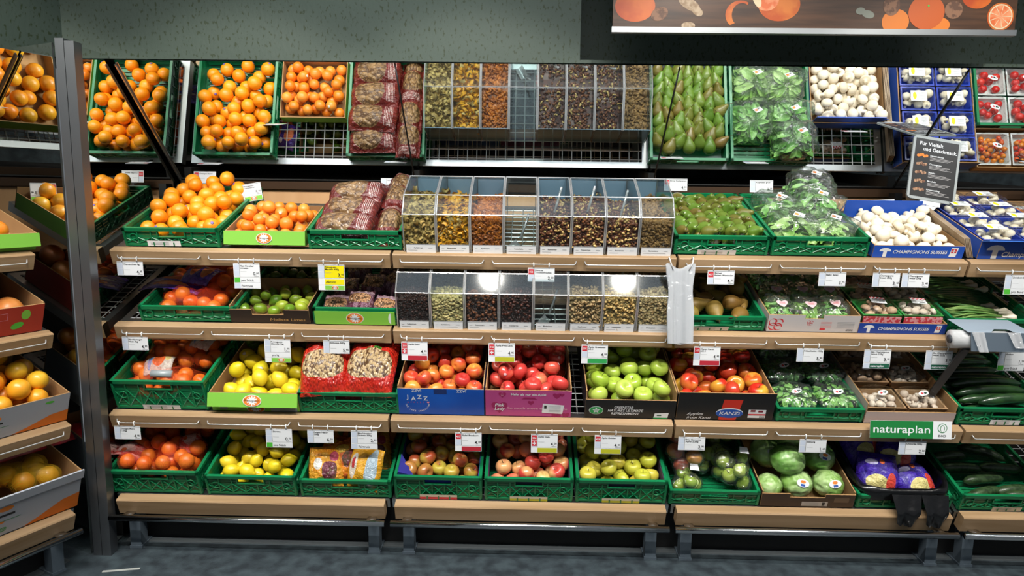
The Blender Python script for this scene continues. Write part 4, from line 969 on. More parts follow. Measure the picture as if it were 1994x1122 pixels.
for k, (xx, yy, zz, rt, tl) in enumerate([(.075, .06, .03, .05, .5), (.185, .07, .05, -.04, .45), (.30, .06, .03, -.2, .5), (.09, .20, .05, .1, .5), (.22, .22, .06, -.15, .6), (.32, .24, .07, -.5, .5), (.12, .37, .07, .2, .5), (.28, .38, .07, -.1, .5)]):
    nutbag(F, xx, yy, zz, rt, tl, 50 + k, w_=.115, h_=.15, t=.035, lab='small dark-red pouch of almonds, %s in the nut crate on the second shelf' % ('front left', 'front middle', 'front right', 'second row left', 'second row middle', 'second row right', 'rear left', 'rear right')[k], mt=ALM, grp='almond pouches', bend=.004, lump=.003)
x, w = slot(1, 1316, 1490); F = crate('green crate of brown pears, second shelf', 1, x, w, .068, d=.57, card={'tilt': .35, 'w': .17, 'x': .38})
fill(F, 'bpear', lvl(.07, .26), 'brown pear in the second-shelf crate', 'brown pears', 36, 42)
x, w = slot(1, 1494, 1672)
GREYC = mat('carton_pale_grey', 'C4C0C0', .6)
F = carton('pale cardboard box of salad bags with heart-shaped labels, second shelf', 1, x, w, .085, .57, GREYC, notch=(w * .40, w * .60, .018), hside=.085)
p = Print()
for (cx, cz, s_, th) in ((.0 * w + .035, .035, .034, .006), (w * .46, .045, .014, .0025)):
    for a in (.6, 2.5, 3.9, 5.4):
        P2 = [(cx + s_ * .5 * math.cos(a) + s_ * .5 * math.cos(k * .42), cz + s_ * .5 * math.sin(a) + s_ * .5 * math.sin(k * .42)) for k in range(15)]
        for k in range(14): p.poly([P2[k], P2[k + 1], (P2[k + 1][0] + th * .7, P2[k + 1][1] + th * .7), (P2[k][0] + th * .7, P2[k][1] + th * .7)], REDP, 1)
for r_ in range(5): p.rect(w * .58, .05 - r_ * .007, w * .70, .052 - r_ * .007, mat('print_pink', 'D89A9A', .5), 1); p.rect(w * .76, .05 - r_ * .007, w * .95, .0515 - r_ * .007, INKG, 1)
p.rect(w * .58, .010, w * .64, .020, REDP, 1)
for k in range(9): p.rect(w * .87 + k * .0035, .006, w * .87 + k * .0035 + .0018, .016, INK, 1)
p.build('printed_marks', F[0])
HEART = mat('heart_label', 'DCC0C4', .4)
def saladbag(F, x, y, z, sd, lab):
    e_ = ob('salad_bag', None, F[1] @ T(x, y, z) @ RX(.12) @ RZZ(random.Random(sd).uniform(-.15, .15)), label=lab, cat='bagged salad', group='salad bags in the pale box')
    part('leaves', leafheap(.12, .135, .05, 60, .045, sd), LF2 if sd % 2 else MATS['leaf_green'], e_)
    ob('foil', box_hull(.13, .145, .062, CLEAR, seed=sd, wr=.008), None, e_)
    p = Print(); p.heart(0, 0, .026, HEART, 1)
    for k in range(3): p.rect(-.013, -.004 + k * .005, .013, -.0025 + k * .005, REDP, 2)
    p.build('heart_label', e_, T(.065, .06, .066) @ RX(-math.pi / 2 + .15))
for j in range(4):
    for i in range(3): saladbag(F, .004 + i * .125, .005 + j * .133, .03 + .012 * j, 300 + j * 3 + i, 'bagged salad with a heart label, %s row, %s in the pale box' % (rowt[j], ('left', 'middle', 'right')[i]))
x, w = slot(1, 1672, 1842)
F = carton('blue cardboard box with green trays of mushrooms, second shelf', 1, x, w, .052, .57, BLUED, hback=.08, v0=.0)
p = Print(); mushroom_icon(p, .045, .028, .024, WHITE, 1); p.text('CHAMPIGNONS SUISSES', .085, .018, .021, WHITE, 2, bold=True, shear=.2, width=w * .58); p.poly([(w - .05, .008), (w - .027, .008), (w - .021, .045), (w - .044, .045)], WHITE, 1); p.rect(w - .045, .024, w - .027, .040, REDP, 2); p.cross(w - .036, .032, .006, WHITE, 3); p.build('printed_lettering', F[0])
TG = mat('tray_green', '2E8A3E', .4); CHK = mat('checked_sleeve', 'D89498', .6, c2='C03844', ns=70, nr=(.49, .51))
for j in range(4):
    for i in range(2):
        tray(F[1] @ T(.004 + i * .182, .008 + j * .138, .035 + .004 * j), .176, .13, .045, TG, 'mush_b' if i == 0 else 'mush_s', 12 if i == 0 else 20, 'green tray of %s mushrooms with a checked label, %s row of the blue box' % (('brown', 'white')[i], rowt[j]), 'green mushroom trays', 80 + j * 2 + i, st_check, stripe=CHK)
xk, _ = slot(1, 1850, 2000); F = crate('green crate of spring onions at the far right of the second shelf', 1, xk, .40, .075, d=.57)
g = random.Random(9); STK = mat('onion_stalk', '4A7A34', .5, c2='7A9A50', ns=8); BUL = mat('onion_bulb', 'E8DFC8', .4)
for k in range(12):
    yy = .03 + (k % 6) * .035 + g.uniform(0, .02); zz = .018 + (k // 6) * .03; e_ = ob('spring_onion', None, F[1] @ T(.30 + g.uniform(-.01, .03), yy + (.18 if k > 8 else 0), zz) @ RZZ(g.uniform(-.25, .1)), label='spring onion with a white bulb and green stalks in the far-right crate', cat='spring onion', group='spring onions in the crate')
    part('bulb', MB().lathe([(1e-5, -.018), (.012, -.013), (.0175, 0), (.012, .013), (.006, .024), (.005, .05)], 12, M=RYY(-math.pi / 2)), BUL, e_, None, True)
    for q in range(3):
        a = g.uniform(-.02, .02); part('stalk', MB().tube([(-.04, 0, 0), (-.12, a, .006 + q * .004), (-.20, a * 2.4, .01 + q * .004), (-.275, a * 4, .006)], [.0045, .0055, .005, .002], 6), STK, e_, None, True)
# hanging plastic bags between middle and right sections
hb = film('bag_plastic', 'F4F8FC', .10, .22, .7, 22, milky=.42)
xh = px(0, 1318, .0); e_ = ob('plastic_bag_bundle', None, T(xh, RY[0] - .085, 0), label='bundle of clear plastic bags hanging from hooks between the bins and the pears', cat='plastic bag')
def bagfn(off, ph):
    def fn(u, v):
        ww_ = .064 - .010 * v - .010 * math.exp(-((v - .30) / .2) ** 2); return ((u - .5) * 2 * ww_ + .012 * v, off + .006 * math.sin(u * 9 + ph) * (.4 + v) + .002 * math.sin(u * 23 + ph * 2) - .012 * v, 1.345 - v * .34 + .012 * math.cos(u * 7) * (v < .02))
    return fn
for k in range(4): part('bag', MB().grid(bagfn(.012 - k * .007, k * 1.3), 26, 12), hb, e_, T(0, 0, .0 + k * .003), True)
for sgn in (-1, 1): part('hook', MB().tube([(sgn * .050, .024, 1.378), (sgn * .052, -.004, 1.39), (sgn * .048, -.02, 1.37), (sgn * .034, -.012, 1.335)], .0028, 8), RING, e_, None, True)
# bag roll dispenser
xd = px(1, 1918, .02, .02); e_ = ob('bag_roll_dispenser', None, T(xd, .0, 1.055) @ RX(-.18) @ RZZ(-.06), label='grey metal dispenser with a roll of clear bags on the second shelf edge, far right', cat='bag dispenser')
DG = mat('dispenser_grey', '4E5A66', .45); DG2 = mat('dispenser_light', '8A98A6', .4)
b = MB(); b.add([(-.11, -.07, .055), (.135, -.07, .055), (.135, -.07, -.02), (-.11, -.07, -.045), (-.115, .06, .085), (.12, .06, .085)], [(0, 1, 2, 3), ]); 
part('front_plate', MB().box(-.11, .14, -.075, -.071, -.05, .03), DG, e_)
b = MB(); b.add([(-.14, .05, .085), (.115, .05, .085), (.14, -.075, .030), (.075, -.075, .030), (.05, -.045, .045), (-.0, -.045, .045), (-.03, -.075, .030), (-.12, -.075, .03)], [(0, 7, 6, 5, 4, 3, 2, 1)]); part('top_plate', b, DG2, e_)
part('end_plate', MB().add([(.14, -.075, -.05), (.14, -.075, .03), (.118, .05, .085), (.118, .05, -.03)], [(0, 1, 2, 3)]), DG, e_)
part('bag_roll', MB().tube([(-.165, -.02, .0), (.10, -.02, .0)], .040, 24), mat('roll_plastic', 'C4C6C8', .3, coat=.5, bump=.3, bs=60), e_, None, True)
part('roll_core', MB().tube([(-.172, -.02, .0), (-.166, -.02, .0)], .018, 18), mat('roll_core', '3A3E44', .5), e_, None, True)
for q, (xa, wb, ln) in enumerate(((-.085, .05, .085), (.06, .055, .065))):
    part('loose_bag_end', MB().grid(lambda u, v: (xa + (u - .5) * wb * (1 - .25 * v) + .02 * v, -.080 - .004 * math.sin(u * 9 + q) - .006 * v, .032 - v * ln), 10, 6), hb, e_, None, True)
part('support_arm', MB().bar((-.10, -.02, -.04), (-.155, .16, -.26), .028), mat('arm_dark', '33302E', .5), e_)

# ================================================================= third shelf
x, w = slot(2, 224, 405, .10); F = crate('deep green crate of bagged oranges with clear labels, third shelf', 2, x, w, .150, d=.57, card={'tilt': .1, 'w': .17})
WRAPW = bagmat('white_orange_print', ('C8BEB4', 'B8A89C'), None, blob=[(.5, .5, .22, .30, 'D8602A'), (.2, .5, .07, .4, '6E9ACC'), (.8, .6, .1, .2, 'C4B070')])
for j, (nm) in enumerate(('front', 'middle', 'rear')):
    netbag(F[1] @ T(.0, .0 + j * .18, .03 * j + .02), 'redorange', 16, .37, .18, .12 + .02 * j, nm + ' net of oranges with printed foil label in the deep crate, third shelf', None, 41 + j, NET_O, True, band=(WRAPW, (.10, .24, .2)[j], .06, .12, .13, .13 + .02 * j, (.2, -.4, .1)[j]))
part('label_roll', MB().tube([(.16, .03, .155), (.25, .035, .15)], .017, 12), mat('label_grey', '9AA4A8', .3, coat=.5), ob('rolled_label', None, F[1], label='rolled grey printed label lying on the bagged oranges, third shelf', cat='label'), None, True)
x, w = slot(2, 412, 582, .09)
F = carton('lime-green cardboard box of lemons with a logo flap, third shelf', 2, x, w, .098, .57, LGREEN, hback=.11, flap=(.062, .50, LGREEN), v0=.005, hside=.10)
p = Print(); p.rect(.035, .006, .07, .022, INKG, 1); p.sun_logo(w / 2, .014, .042, .024, 2); p.rect(w - .13, .0, w - .01, .026, mat('grey_label', 'A0A8A8', .5), 3)
for r_ in range(3): p.rect(w - .09, .004 + r_ * .007, w - .02, .006 + r_ * .007, INK, 4)
p.build('printed_logo', F[0]); p = Print(); p.sun_logo(w * .5, .031, .042, .026, 12); p.build('printed_logo', F[0], T(0, -.004, .098) @ RX(-.50) @ T(0, 0, -.062))
g = random.Random(3); fr_ = pack(F[2], F[3], .0385, lvl(.12, .17), 44, 90)
for (a, b_, c) in fr_:
    if b_ < .34: fruit('biglemon', F[1] @ T(a, b_, c) @ rrot(K['biglemon'], g), g, 'lemon in the lime-green box on the third shelf' + zone(a, b_, F[2], F[3]), 'lemons in the lime-green box')
    else: fruit('darklime', F[1] @ T(a, b_, c) @ rrot(K['darklime'], g), g, 'green lime at the back of the third-shelf lemon box' + zone(a, b_, F[2], F[3]), 'limes behind the lemons')
x, w = slot(2, 583, 778, .09); F = crate('green crate carrying two red bags of peanuts, third shelf', 2, x, w, .105, d=.57)
PBAG = bagmat('peanut_bag', ('C8301E', 'B82418'), (.5, .42, .43, .23), 'C8AE84', 'A88C60', 22, None, .22, [(.45, .62, .08, .05, '3E7A2E'), (.62, .66, .08, .05, '4A8A34'), (.52, .56, .14, .05, 'D8A85C'), (.5, .86, .3, .035, 'E8B0A0')])
nutbag(F, .085, .112, .165, .10, .42, 61, w_=.20, h_=.30, t=.06, lab='left red bag of peanuts lying over the front of the third-shelf crate', mt=PBAG, grp='red peanut bags', bend=.03, lump=.008)
nutbag(F, .30, .120, .165, -.03, .42, 62, w_=.22, h_=.31, t=.065, lab='right red bag of peanuts lying over the front of the third-shelf crate', mt=PBAG, grp='red peanut bags', bend=.03, lump=.008)
nutbag(F, .22, .32, .10, .05, .30, 63, w_=.30, h_=.26, t=.07, lab='red bag of peanuts at the back of the third-shelf crate', mt=PBAG, grp='red peanut bags', bend=.01, lump=.008)
nutbag(F, .20, .20, .02, 0, .12, 64, w_=.30, h_=.36, t=.08, lab='lowest red bag of peanuts inside the third-shelf crate', mt=PBAG, grp='red peanut bags', bend=.0, lump=.008)
def applebox(u0, u1, lab, h, out, d=.57, **k): x, w = slot(2, u0, u1, .09); return carton(lab, 2, x, w, h, d, out, **k), w
JB = mat('box_bright_blue', '1660C8', .4, c2='0E4AA8', ns=2)
F, w = applebox(777, 943, 'blue cardboard box of red apples with white lettering, third shelf', .140, JB, hside=.15, hback=.16)
p = Print()
for k, (c, dz_) in enumerate(zip('JAZZ', (.003, -.006, .003, -.005))): p.text(c, .042 + k * .027, .082 + dz_, .030, WHITE, 1, 'c', True)
for k, c in enumerate('APPLES'): p.text(c, .044 + k * .014, .062, .010, REDP, 1, 'c')
p.heart(.134, .066, .006, mat('print_rose', 'E88A98', .5), 1); s_ = 'THE JAZZ SENSATION'
for k, c in enumerate(s_): t_ = math.pi * (1.08 + .84 * k / (len(s_) - 1)); p.text(c, .086 + .056 * math.cos(t_), .066 + .052 * math.sin(t_), .010, WHITE, 1, 'c', True, rot=t_ - math.pi * 1.5)
for cx in (.085, .285):
    p.text('JAZZ', cx, .136, .020, WHITE, 1, 'c', True, flip=True); 
p.rect(w * .42, .112, w * .57, .1385, mat('slot_shadow', '0B2A66', .7), 1)
p.build('printed_lettering', F[0])
fill(F, 'jazz', lvl(.155, .20), 'red-orange apple in the blue box on the third shelf', 'apples in the blue box', 45)
PB = mat('box_pink', 'B84A86', .45, c2='A83E78', ns=2)
F, w = applebox(946, 1112, 'pink cardboard box of pink-red apples, third shelf', .140, PB, hside=.15, hback=.16)
PR = mat('print_deep_pink', '982058', .5); PALE = mat('print_pale_pink', 'E0A0B8', .5)
p = Print(); p.text('Mehr als nur ein Apfel', w * .5, .113, .017, WHITE, 2, 'c', True, width=.155); p.heart(.075, .116, .017, PR, 1); p.text('pink', .075, .117, .007, PALE, 2, 'c', True); p.text('lady', .075, .109, .007, PALE, 2, 'c', True)
p.heart(w * .83, .115, .018, PR, 1); p.heart(w * .89, .120, .011, PR, 1); p.heart(w * .53, .075, .014, PR, 1); p.heart(.062, .050, .036, PR, 1); p.text('Pink', .062, .052, .024, WHITE, 2, 'c', True, .25); p.text('Lady', .062, .032, .024, WHITE, 2, 'c', True, .25)
p.text('So much more than an apple', .098, .038, .017, PALE, 2, bold=True, width=w - .115); p.heart(w * .83, .004, .022, PR, 1); p.heart(w * .94, .010, .018, PR, 1)
p.poly([(w * .66, .022), (w * .90, .016), (w * .92, .064), (w * .67, .072)], WHITE, 3)
for r_ in range(5): p.rect(w * .74, .028 + r_ * .007, w * .88, .0292 + r_ * .007, INKG, 4)
p.rect(w * .685, .045, w * .715, .062, INK, 4); p.rect(w * .42, .094, w * .60, .096, PR, 2); p.rect(w * .44, .096, w * .58, .103, PR, 1)
p.build('printed_lettering', F[0])
fill(F, 'pink', lvl(.150, .20), 'pink-red apple in the pink box on the third shelf', 'apples in the pink box', 46)
BK = mat('box_black', '141618', .45)
F, w = applebox(1140, 1315, 'black cardboard box of light green apples, third shelf', .098, BK, hside=.14, hback=.15, notch=None)
p = Print(); GS = mat('print_leaf_green', '2E9A50', .5); p.ell(.048, .040, .032, .022, WHITE, 1); p.ell(.048, .040, .030, .020, GS, 2); p.poly([(.048 + (.018 if k % 2 == 0 else .009) * math.cos(math.pi / 2 + k * math.pi / 5), .040 + (.016 if k % 2 == 0 else .008) * math.sin(math.pi / 2 + k * math.pi / 5)) for k in range(10)], WHITE, 3); p.text('GREEN', .048, .040, .0065, GS, 4, 'c', True); p.text('STAR', .048, .034, .0065, GS, 4, 'c', True)
p.text('GREENSTAR', .212, .052, .018, WHITE, 2, 'r', True, .25, width=.085); p.text("NATURE'S ULTIMATE", .255, .035, .018, WHITE, 2, 'r', True, .25, width=.155); p.text('REFRESHMENT', .240, .018, .018, WHITE, 2, 'r', True, .25, width=.125)
p.poly([(w - .095, .0), (w - .032, .0), (w - .028, .032), (w - .090, .028)], WHITE, 1); p.rect(w - .095, .0, w - .032, .006, GS, 2); p.rect(w - .08, .015, w - .06, .021, DGRN, 2)
p.rect(w * .42, .080, w * .56, .0985, mat('slot_black', '050505', .8), 1); p.build('printed_lettering', F[0])
fill(F, 'green', lvl(.135, .20), 'light green apple in the black box on the third shelf', 'light green apples', 47)
F, w = applebox(1318, 1506, 'black cardboard box with a red stripe holding red-yellow apples, third shelf', .145, BK, hside=.13, hback=.14)
p = Print(); RS = mat('print_signal_red', 'C83222', .45); BO = mat('print_royal_blue', '1E50A8', .45); p.poly([(w * .44, 0), (w * .62, 0), (w * .665, .110), (w * .47, .110)], RS, 1); p.ell(w * .545, .040, .060, .026, WHITE, 2, 32); p.ell(w * .545, .036, .060, .024, BO, 3, 32); p.text('KANZi', w * .545, .029, .024, WHITE, 4, 'c', True, .15, width=.088)
p.text('Apples', .045, .024, .022, WHITE, 2, shear=.4, width=.07); p.text('from Kanzi', .045, .004, .02, WHITE, 2, shear=.4, width=.105)
p.rect(w * .74, .014, w * .92, .058, WHITE, 1); p.rect(w * .74, .028, w * .92, .036, REDP, 2); p.rect(w * .76, .047, w * .81, .057, mat('print_maroon', '7A2030', .5), 2); p.rect(w * .84, .045, w * .89, .055, MATS['print_maroon'], 2)
for k in range(8): p.rect(w * .86 + k * .003, .016, w * .86 + k * .003 + .0015, .024, INK, 2)
p.build('printed_lettering', F[0])
fill(F, 'kanzi', lvl(.130, .14), 'red-yellow apple in the black box with the red stripe', 'red-yellow apples', 48, 44)
x, w = slot(2, 1512, 1682, .06); F = crate('green crate of foil-packed dark salad leaves, third shelf', 2, x, w, .066, d=.57)
for j in range(3):
    for i in range(2):
        e_ = ob('salad_pack', None, F[1] @ T(.004 + i * .188, .006 + j * .182, .0 + .018 * j + .012), label='foil pack of dark lamb\'s lettuce, %s row, %s in the third-shelf crate' % (('front', 'middle', 'rear')[j], ('left', 'right')[i]), cat='bagged salad', group='foil packs of dark salad')
        part('leaves', leafheap(.176, .165, .06, 110, .034, 400 + j * 2 + i, dome=False), LF1 if j == 0 else LF3, e_); ob('foil', box_hull(.182, .175, .075, CLEAR, seed=j + i, wr=.008), None, e_); st_oval(e_, .18, .16, .078)
x, w = slot(2, 1684, 1858, .06); PKC = mat('carton_blush', 'B8A8A4', .6)
F = carton('tall-sided pale cardboard box of packed mushrooms, third shelf', 2, x, w, .060, .57, PKC, hback=.13, hside=.10)
KRT = mat('tray_kraft', '9A7A58', .7)
for j in range(3):
    for i in range(2): tray(F[1] @ T(.006 + i * .182, .012 + j * .178, .018 + .016 * j), .172, .150, .042, KRT, 'mush_b' if (j and i == 0) else 'mush_s', 16, 'brown tray of mushrooms under foil, %s row, %s in the tall pale box' % (('front', 'middle', 'rear')[j], ('left', 'right')[i]), 'brown mushroom trays', 90 + j * 2 + i, st_oval)
xs, ws = slot(2, 1682, 1838, .0); NG = mat('sign_green', '1E7A3C', .4)
e_ = ob('shelf_sign', None, T(xs, RY[2] - .062, RZ[2] - .045) @ RX(-.10), label='green and white sign standing on the third shelf edge under the tall pale box', cat='sign')
part('board', MB().box(0, ws, 0, .003, 0, .077), WHITE, e_); p = Print(); p.rect(0, 0, ws * .77, .077, NG, 1); p.text('natura', .014, .024, .048, WHITE, 2, bold=True, width=ws * .42); p.text('plan', .014 + ws * .43, .024, .048, WHITE, 2, width=ws * .265)
p.ell(ws * .885, .047, .021, .021, NG, 1); p.ell(ws * .885, .047, .018, .018, WHITE, 2); p.ell(ws * .885, .045, .010, .016, NG, 3); p.ell(ws * .885, .044, .0075, .014, WHITE, 4); p.text('BIO', ws * .885, .009, .014, INK, 2, 'c', width=.034); p.build('printed_lettering', e_, T(0, 0, 0))
xz, _ = slot(2, 1864, 2000, .06); F = crate('green crate of foil-wrapped cucumbers at the far right of the third shelf', 2, xz, .42, .085, d=.57, card={'w': .13, 'tilt': 0})
CUC = mat('cucumber_skin', '18321A', .3, c2='284A22', ns=20, coat=.7, crough=.12, bump=.25, bs=60); ZUC = mat('zucchini_skin', '22361C', .4, c2='3A5230', ns=60, coat=.3)
def cucumber(M, L_, r, m, lab, grp, sd, nm='cucumber'):
    g = random.Random(sd); bd_ = g.uniform(.0, .025); n = 14
    pts = [((i / n - .5) * L_, 0, bd_ * (1 - (2 * i / n - 1) ** 2)) for i in range(n + 1)]; rs = [r * max(.18, (1 - abs(2 * i / n - 1) ** 7)) * (1 - .12 * (i / n)) for i in range(n + 1)]
    return ob(nm, MB().tube(pts, rs, 14).mesh(nm, [m], True), M, None, lab, nm, grp)
for k in range(11):
    cucumber(F[1] @ T(.19 + g.uniform(-.02, .02), .035 + (k % 8) * .055 + (.02 if k > 7 else 0), .026 + (.045 if k > 7 else .0) + (k % 8) * .006) @ RZZ(g.uniform(-.08, .12)) @ RX(g.uniform(-.5, .5)), .335, .0225, CUC, 'foil-wrapped cucumber in the far-right third-shelf crate, ' + '%s %s layer' % (('first', 'second', 'third', 'fourth', 'fifth', 'sixth', 'seventh', 'eighth')[k % 8], ('lower', 'upper')[k > 7]), 'wrapped cucumbers', 500 + k)
cucumber(F[1] @ T(.24, .025, .085) @ RZZ(.05), .33, .024, CUC, 'topmost foil-wrapped cucumber lying across the front of the crate', None, 520)

# ================================================================= bottom shelf
WRAPR = bagmat('red_white_print', ('D04A44', 'E09A94'), None, blob=[(.5, .5, .3, .3, 'E8B8B0'), (.3, .5, .1, .1, 'D8602A')])
x, w = slot(3, 216, 392, .10); F = crate('green crate of oranges in red nets, left end of the bottom shelf', 3, x, w, .125, d=.57)
for j, nm in enumerate(('front left', 'front right', 'rear left', 'rear right')):
    netbag(F[1] @ T((j % 2) * .185, (j // 2) * .25 + .0, .03 + .03 * (j // 2)), 'redorange', 14, .185, .25, .14 + .02 * (j // 2), nm + ' red net of oranges in the left-end bottom crate', None, 71 + j, NET_R, True, band=(WRAPR, .09, (.05, .10, .10, .12)[j], .09, .14, .115 + .02 * (j // 2), (1.4, .4, .2, -.3)[j]))
x, w = slot(3, 402, 578, .09); F = crate('green crate of loose lemons, bottom shelf', 3, x, w, .108, d=.57)
fill(F, 'lemon', lvl(.115, .13), 'loose lemon in the bottom-shelf crate', 'lemons in the bottom crate', 75, 75)
x, w = slot(3, 585, 762, .09); F = crate('green crate of orange and yellow bags of dried fruit, bottom shelf', 3, x, w, .095, d=.57)
DF = [bagmat('fig_bag', ('E0A030', 'D88A24'), (.62, .42, .2, .22), '7A3848', '5A2C34', 9, None, .2, [(.3, .6, .12, .14, 'E8E4DC'), (.45, .2, .2, .1, '7A9A3A'), (.75, .75, .12, .12, 'A83A50')]),
      bagmat('date_bag', ('E0A428', 'D89A20'), None, stripes=(.62, .86), blob=[(.22, .55, .12, .30, 'D8D0C4'), (.22, .62, .05, .14, 'C02A34'), (.75, .5, .16, .5, 'A8BCC8')]), bagmat('fruit_bag', ('E08A28', 'C8602A'), (.5, .5, .28, .2), '6A2A38', '8A4A30', 8, None, .2, [(.3, .8, .2, .1, 'E8C050')])]
for k, (xx, yy, zz, rt, tl, ms) in enumerate([(.09, .075, .085, .12, .85, 0), (.275, .06, .095, -.25, .95, 1), (.19, .13, .09, .5, .8, 2), (.10, .20, .05, -.2, .7, 2), (.28, .22, .06, .2, .75, 0), (.18, .33, .06, .1, .6, 2), (.09, .42, .07, .3, .5, 0), (.29, .42, .07, -.2, .6, 2)]):
    nutbag(F, xx, yy, zz, rt, tl, 80 + k, w_=.155, h_=.19, t=.045, lab='%s bag of dried fruit, %s in the bottom crate' % (('yellow', 'yellow and white', 'orange')[ms], ('front left', 'front right', 'front middle', 'second row left', 'second row right', 'centre', 'rear left', 'rear right')[k]), mt=DF[ms], grp='dried fruit bags', bend=.006, lump=.004, name='dried_fruit_bag', cat='bag of dried fruit')
LIN = mat('liner_blue', '3C3CA8', .6); LIN2 = mat('liner_plum', '4A3A5A', .7)
def liner(F, m, lab=None):
    e_, M, w_, d_, h_ = F; b = MB(); b.box(.001, .003, .0, d_, .0, h_ * .9); b.box(w_ - .003, w_ - .001, .0, d_, 0, h_ * .9); b.box(0, w_, d_ - .003, d_ - .001, 0, h_ * .95); b.box(.003, w_ - .003, .0015, .003, .0, h_ * .8)
    part('paper_liner', b, m, e_, T(.014, .014, .008))
for key, u0, u1, lab, fl, grp, sd, st, hh in (('brae', 769, 939, 'green crate of mottled red-green apples, bottom shelf', 'mottled red-green apple in the bottom-shelf crate', 'mottled red-green apples', 81, REDP, .128), ('gala', 944, 1116, 'green crate of pink-yellow apples, bottom shelf', 'pink-yellow apple in the bottom-shelf crate', 'pink-yellow apples', 82, YELG, .128), ('golden', 1121, 1298, 'green crate of yellow-green apples, bottom shelf', 'yellow-green apple in the bottom-shelf crate', 'yellow-green apples', 83, YELG, .128)):
    x, w = slot(3, u0, u1, .10); F = crate(lab, 3, x, w, hh, d=.57, card={'stripe': st, 'w': .17, 'm': mat('card_cream', 'D0C8B4', .6)}); liner(F, LIN if key == 'brae' else LIN2)
    fill(F, key, lvl(.135, .16), fl, grp, sd, 95, x0=.003, y0=.003)
    if key == 'brae': part('folded_liner', MB().add([(.004, .0, .06), (.075, .0, .11), (.004, .11, .145), (.004, .0, .135), (.002, .0, .06), (.002, .11, .145)], [(0, 1, 2, 3), (3, 2, 1, 0)]), LIN, F[0], T(.014, .016, .008))
x, w = slot(3, 1303, 1479, .07); F = crate('green crate of bagged apples, bottom shelf', 3, x, w, .078, d=.57)
for k, (ky, n, xx, yy, zz, ww_, dd_, hh_, lab) in enumerate([('smallgreen', 9, .11, .14, .03, .19, .16, .17, 'clear bag of small green apples, front middle'), ('smallgreen', 9, .21, .03, .03, .17, .17, .14, 'clear bag of small green apples, front right'), ('smallred', 7, .0, .10, .05, .16, .16, .16, 'clear bag of red-yellow apples lying at the left'), ('smallgreen', 8, .0, .01, .0, .15, .13, .10, 'clear bag of small green apples, front left'), ('smallgreen', 10, .2, .30, .05, .18, .2, .14, 'clear bag of small green apples, rear right'), ('smallred', 9, .0, .30, .06, .18, .2, .15, 'clear bag of red-yellow apples, rear left')]):
    e_ = netbag(F[1] @ T(xx, yy, zz), ky, n, ww_, dd_, hh_, lab + ' of the bottom crate', None, 600 + k, CLEAR, None, cat='bag of apples', name='apple_bag', sc=1.04)
    p = Print(); p.poly([(-.02, -.012), (.022, -.016), (.018, .014), (-.016, .018)], WHITE if k % 2 else mat('label_rose', 'B88A94', .4), 1); p.build('sticker', e_, T(ww_ * .7, dd_ * .5, hh_ + .03) @ RX(-1.1))
x, w = slot(3, 1482, 1663, .07); BCC = mat('carton_brown_dark', '3A2A1E', .6, c2='443224', ns=5)
F = carton('dark brown cardboard box of wrapped iceberg lettuces, bottom shelf', 3, x, w, .075, .57, BCC, notch=(w * .30, w * .68, .02), hside=.085, hback=.085)
p = Print(); p.rect(w * .44, .006, w * .72, .032, mat('label_pale', 'B4ACA4', .6), 1)
for r_ in range(3): p.rect(w * .47, .010 + r_ * .007, w * .62, .0115 + r_ * .007, INKG, 2)
p.rect(w * .66, .009, w * .69, .029, INK, 2); p.rect(w * .78, .03, w * .94, .058, mat('print_tan', '6A5440', .6), 1); p.build('printed_marks', F[0])
ICE = mat('iceberg_leaf', '8CB858', .4, c2='C0DC98', ns=11, nr=(.42, .62), det=5, bump=.3, bs=16, coat=.3); ICEB = mat('iceberg_dark', '74AC4C', .4, c2='ACD084', ns=11, nr=(.42, .62), det=5, bump=.3, bs=16, coat=.3)
def iceberg(M, r, sd, m, lab, st=True, sq=.85, rot=0):
    e_ = ob('iceberg_lettuce', None, M, label=lab, cat='lettuce', group='wrapped iceberg lettuces'); b = MB(); n1, n2 = 56, 34
    def fn(u, v):
        a = math.pi * v; t = 2 * math.pi * u; d_ = Vector((math.sin(a) * math.cos(t), math.sin(a) * math.sin(t), -math.cos(a)))
        q = r * (1 + .05 * noise.noise(d_ * 2.2 + Vector((sd, 0, 0))) - .10 * abs(noise.noise(d_ * 2.6 + Vector((0, sd, 3)))) - .07 * abs(noise.noise(d_ * 5 + Vector((sd, 2, 0)))) + .02 * noise.noise(d_ * 11)); return (d_.x * q, d_.y * q, d_.z * q * sq)
    part('head', b.grid(fn, n1, n2), m, e_, T(0, 0, r * sq), True)
    b = MB()
    def f2(u, v): p_ = Vector(fn(u, v)) * 1.045; p_ += p_.normalized() * .006 * noise.noise(p_ * 45); return p_
    part('foil', b.grid(f2, n1, n2), CLEAR2, e_, T(0, 0, r * sq), True)
    if st:
        p = Print(); p.ell(0, 0, .028, .018, WHITE, 1); p.ell(0, .006, .012, .007, ORAP, 2); p.rect(-.010, -.014, .010, -.004, BO, 2); p.build('sticker', e_, T(.005, -r * .72, r * sq * 1.72) @ RX(-.75) @ RYY(rot))
